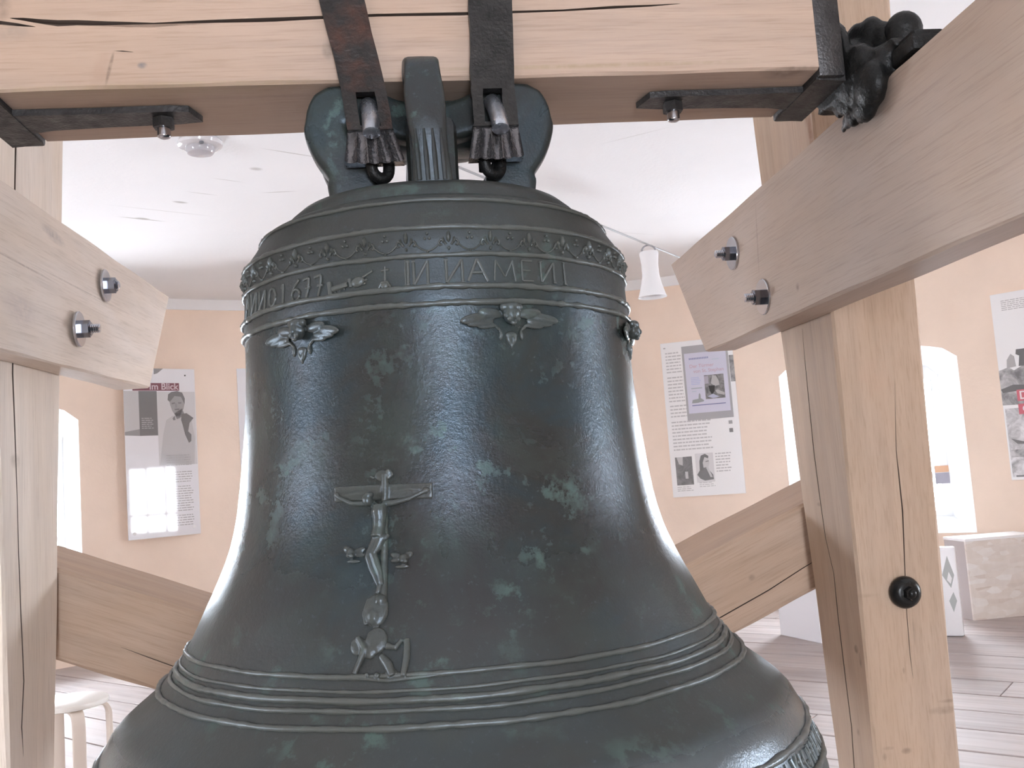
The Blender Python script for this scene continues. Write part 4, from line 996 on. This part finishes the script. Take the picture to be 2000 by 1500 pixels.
b = bmesh.new(); add_lathe(b, [(0, -.300), (.06, -.302), (.066, -.296), (.05, -.27), (0, -.265)], 32); obj('reflector_bulb', b, plain('glass bulb', (.55, .5, .5), .1, .4), sp, None, 40)
# round glass lamp on the ceiling
cl = floor_at(391, 287, CEIL-.03)
c_ = empty('ceiling_lamp', Matrix.Translation((cl.x, cl.y, CEIL))); tag(c_, 'small round pale ceiling lamp under the headstock, left of the bell', 'lamp')
b = bmesh.new(); add_lathe(b, [(0, -.001), (.098, -.001), (.104, -.012), (.100, -.026), (.088, -.032), (.07, -.034), (0, -.034)], 48); obj('lamp_base', b, plain('pale lamp plastic', (.66, .65, .67), .18, 0, .5, .5), c_, None, 40)
b = bmesh.new(); add_lathe(b, [(.066, -.0335), (.066, -.05), (.058, -.062), (.03, -.070), (0, -.071)], 40); obj('diffuser', b, plain('grey glass diffuser', (.50, .49, .52), .12, 0, .5, .5), c_, None, 40)
b = bmesh.new(); add_ball(b, (.03, -.074, -.036), (.012, .012, .008)); obj('indicator', b, plain('grey dot', (.2, .2, .22), .3), c_, None, 40)
# stool with bent legs
st = empty('round_stool', Matrix.Translation((-1.929, 4.052, FZ)) @ Matrix.Rotation(.25, 4, 'Z') @ Matrix.Scale(.917, 4)); tag(st, 'round white stool with bent birch legs beside the left post', 'stool')
b = bmesh.new(); add_lathe(b, [(0, .425), (.168, .425), (.173, .428), (.175, .436), (.173, .447), (.168, .450), (0, .450)], 64); obj('seat', b, plain('white birch seat', (.80, .77, .72), .35), st, None, 40)
M_birch = plain('birch plywood', (.76, .67, .59), .4)
for k in range(4):
    a = math.radians(45+90*k-20); d = Vector((math.cos(a), math.sin(a), 0)); sd = Vector((-d.y, d.x, 0))
    pth = smoothpath([d*.06+Vector((0, 0, .415)), d*.12+Vector((0, 0, .415)), d*.158+Vector((0, 0, .405)), d*.175+Vector((0, 0, .375)), d*.178+Vector((0, 0, .33)), d*.180+Vector((0, 0, .15)), d*.182+Vector((0, 0, .0))], 5)
    b = bmesh.new(); n = len(pth); sweep(b, pth, [.055]*n, [.019]*n, sd); obj('leg', b, M_birch, st, None, 40)
# strand board box against the wall under the window
p0 = floor_at(1903, 1212); p1 = floor_at(2000, 1203); dx = (p1-p0); dx.z = 0; dx.normalize(); dy = Vector((-dx.y, dx.x, 0))
BMXB = Matrix(((dx.x, dy.x, 0, p0.x), (dx.y, dy.y, 0, p0.y), (0, 0, 1, FZ), (0, 0, 0, 1)))
ob = empty('display_box', BMXB); tag(ob, 'low display box of pale strand board with a white top, right edge', 'box')
BW, BD, BH = .52, .27, .528
b = bmesh.new(); add_box(b, (0, .0, 0), (BW, .018, BH)); obj('front_panel', b, M_osb, ob)
b = bmesh.new(); add_box(b, (0, .018, 0), (.018, BD, BH)); obj('side_panel', b, plain('grey board edge', (.50, .45, .44), .6), ob)
b = bmesh.new(); add_box(b, (BW-.018, .018, 0), (BW, BD, BH)); obj('side_panel', b, M_osb, ob)
b = bmesh.new(); add_box(b, (-.004, -.004, BH), (BW+.004, BD, BH+.018), .001); obj('top_panel', b, plain('white top', (.85, .85, .85), .4), ob)
# white leaflet stand with a diamond emblem in front of the box
q0 = floor_at(1833, 1243)
ls = empty('leaflet_stand', Matrix.Translation((q0.x, q0.y, FZ)) @ Matrix.Rotation(-.45, 4, 'Z')); tag(ls, 'white stand with a grey diamond emblem between the right post and the strand board box', 'stand')
b = bmesh.new(); add_box(b, (-.15, 0, 0), (.15, .08, .552), .012); obj('panel', b, plain('white stand', (.80, .79, .80), .3), ls, None, 40)
b = bmesh.new(); add_prism(b, [(.06, .38), (.105, .30), (.13, .38), (.10, .50)], -.0012, .0, lambda a, c, t: Vector((a, t, c))); add_prism(b, [(.085, .22), (.105, .15), (.13, .22), (.115, .275)], -.0012, 0, lambda a, c, t: Vector((a, t, c))); obj('diamond_emblem', b, ink((.42, .44, .43)), ls)
b = bmesh.new(); add_prism(b, [(.085, .35), (.105, .325), (.115, .36), (.10, .40)], -.002, 0, lambda a, c, t: Vector((a, t, c))); obj('diamond_emblem', b, ink((.8, .8, .8)), ls)
# white plinth behind the right post
q1 = floor_at(1525, 1240); q2 = floor_at(1600, 1256); ex = (q2-q1); ex.z = 0; ex.normalize(); ey = Vector((-ex.y, ex.x, 0))
b = bmesh.new(); add_box(b, (0, 0, 0), (.42, .42, .58), .003)
tag(obj('white_plinth', b, plain('white painted board', (.72, .71, .74), .5), None, Matrix(((ex.x, ey.x, 0, q1.x), (ex.y, ey.y, 0, q1.y), (0, 0, 1, FZ), (0, 0, 0, 1)))), 'plain white plinth on the floor between brace and right post', 'plinth')
# small picture standing on the niche sill, seen past the right post
pn_ = wpt(RO*math.cos(math.radians(4.9))-.035, 35.6, NSILL+.03); dd = (Vector((0, 0, 0))-Vector((pn_.x, pn_.y, 0))).normalized(); rx_ = Vector((0, 0, 1)).cross(dd)
pc = ray(1848, 925); t_ = math.hypot(pn_.x, pn_.y)/math.hypot(pc.x, pc.y); zc2 = EYE+pc.z*t_
PMX = Matrix(((rx_.x, 0, dd.x, pc.x*t_), (rx_.y, 0, dd.y, pc.y*t_), (0, 1, 0, 0), (0, 0, 0, 1)))
b = bmesh.new(); add_box(b, (-.09, zc2-.085, 0), (.04, zc2+.075, .012), .001)
pic = tag(obj('small_picture', b, ink((.62, .58, .6)), None, PMX), 'small orange and grey picture fixed to the window right of the right post', 'picture')
b = bmesh.new(); add_box(b, (-.085, zc2+.015, .0119), (.036, zc2+.07, .0128)); obj('print', b, ink((.62, .36, .22)), pic)
b = bmesh.new(); add_box(b, (-.085, zc2-.08, .0119), (.036, zc2+.01, .0128)); obj('print', b, ink((.30, .28, .32)), pic)
for o in C.objects:
    if '_L' in o: del o['_L']
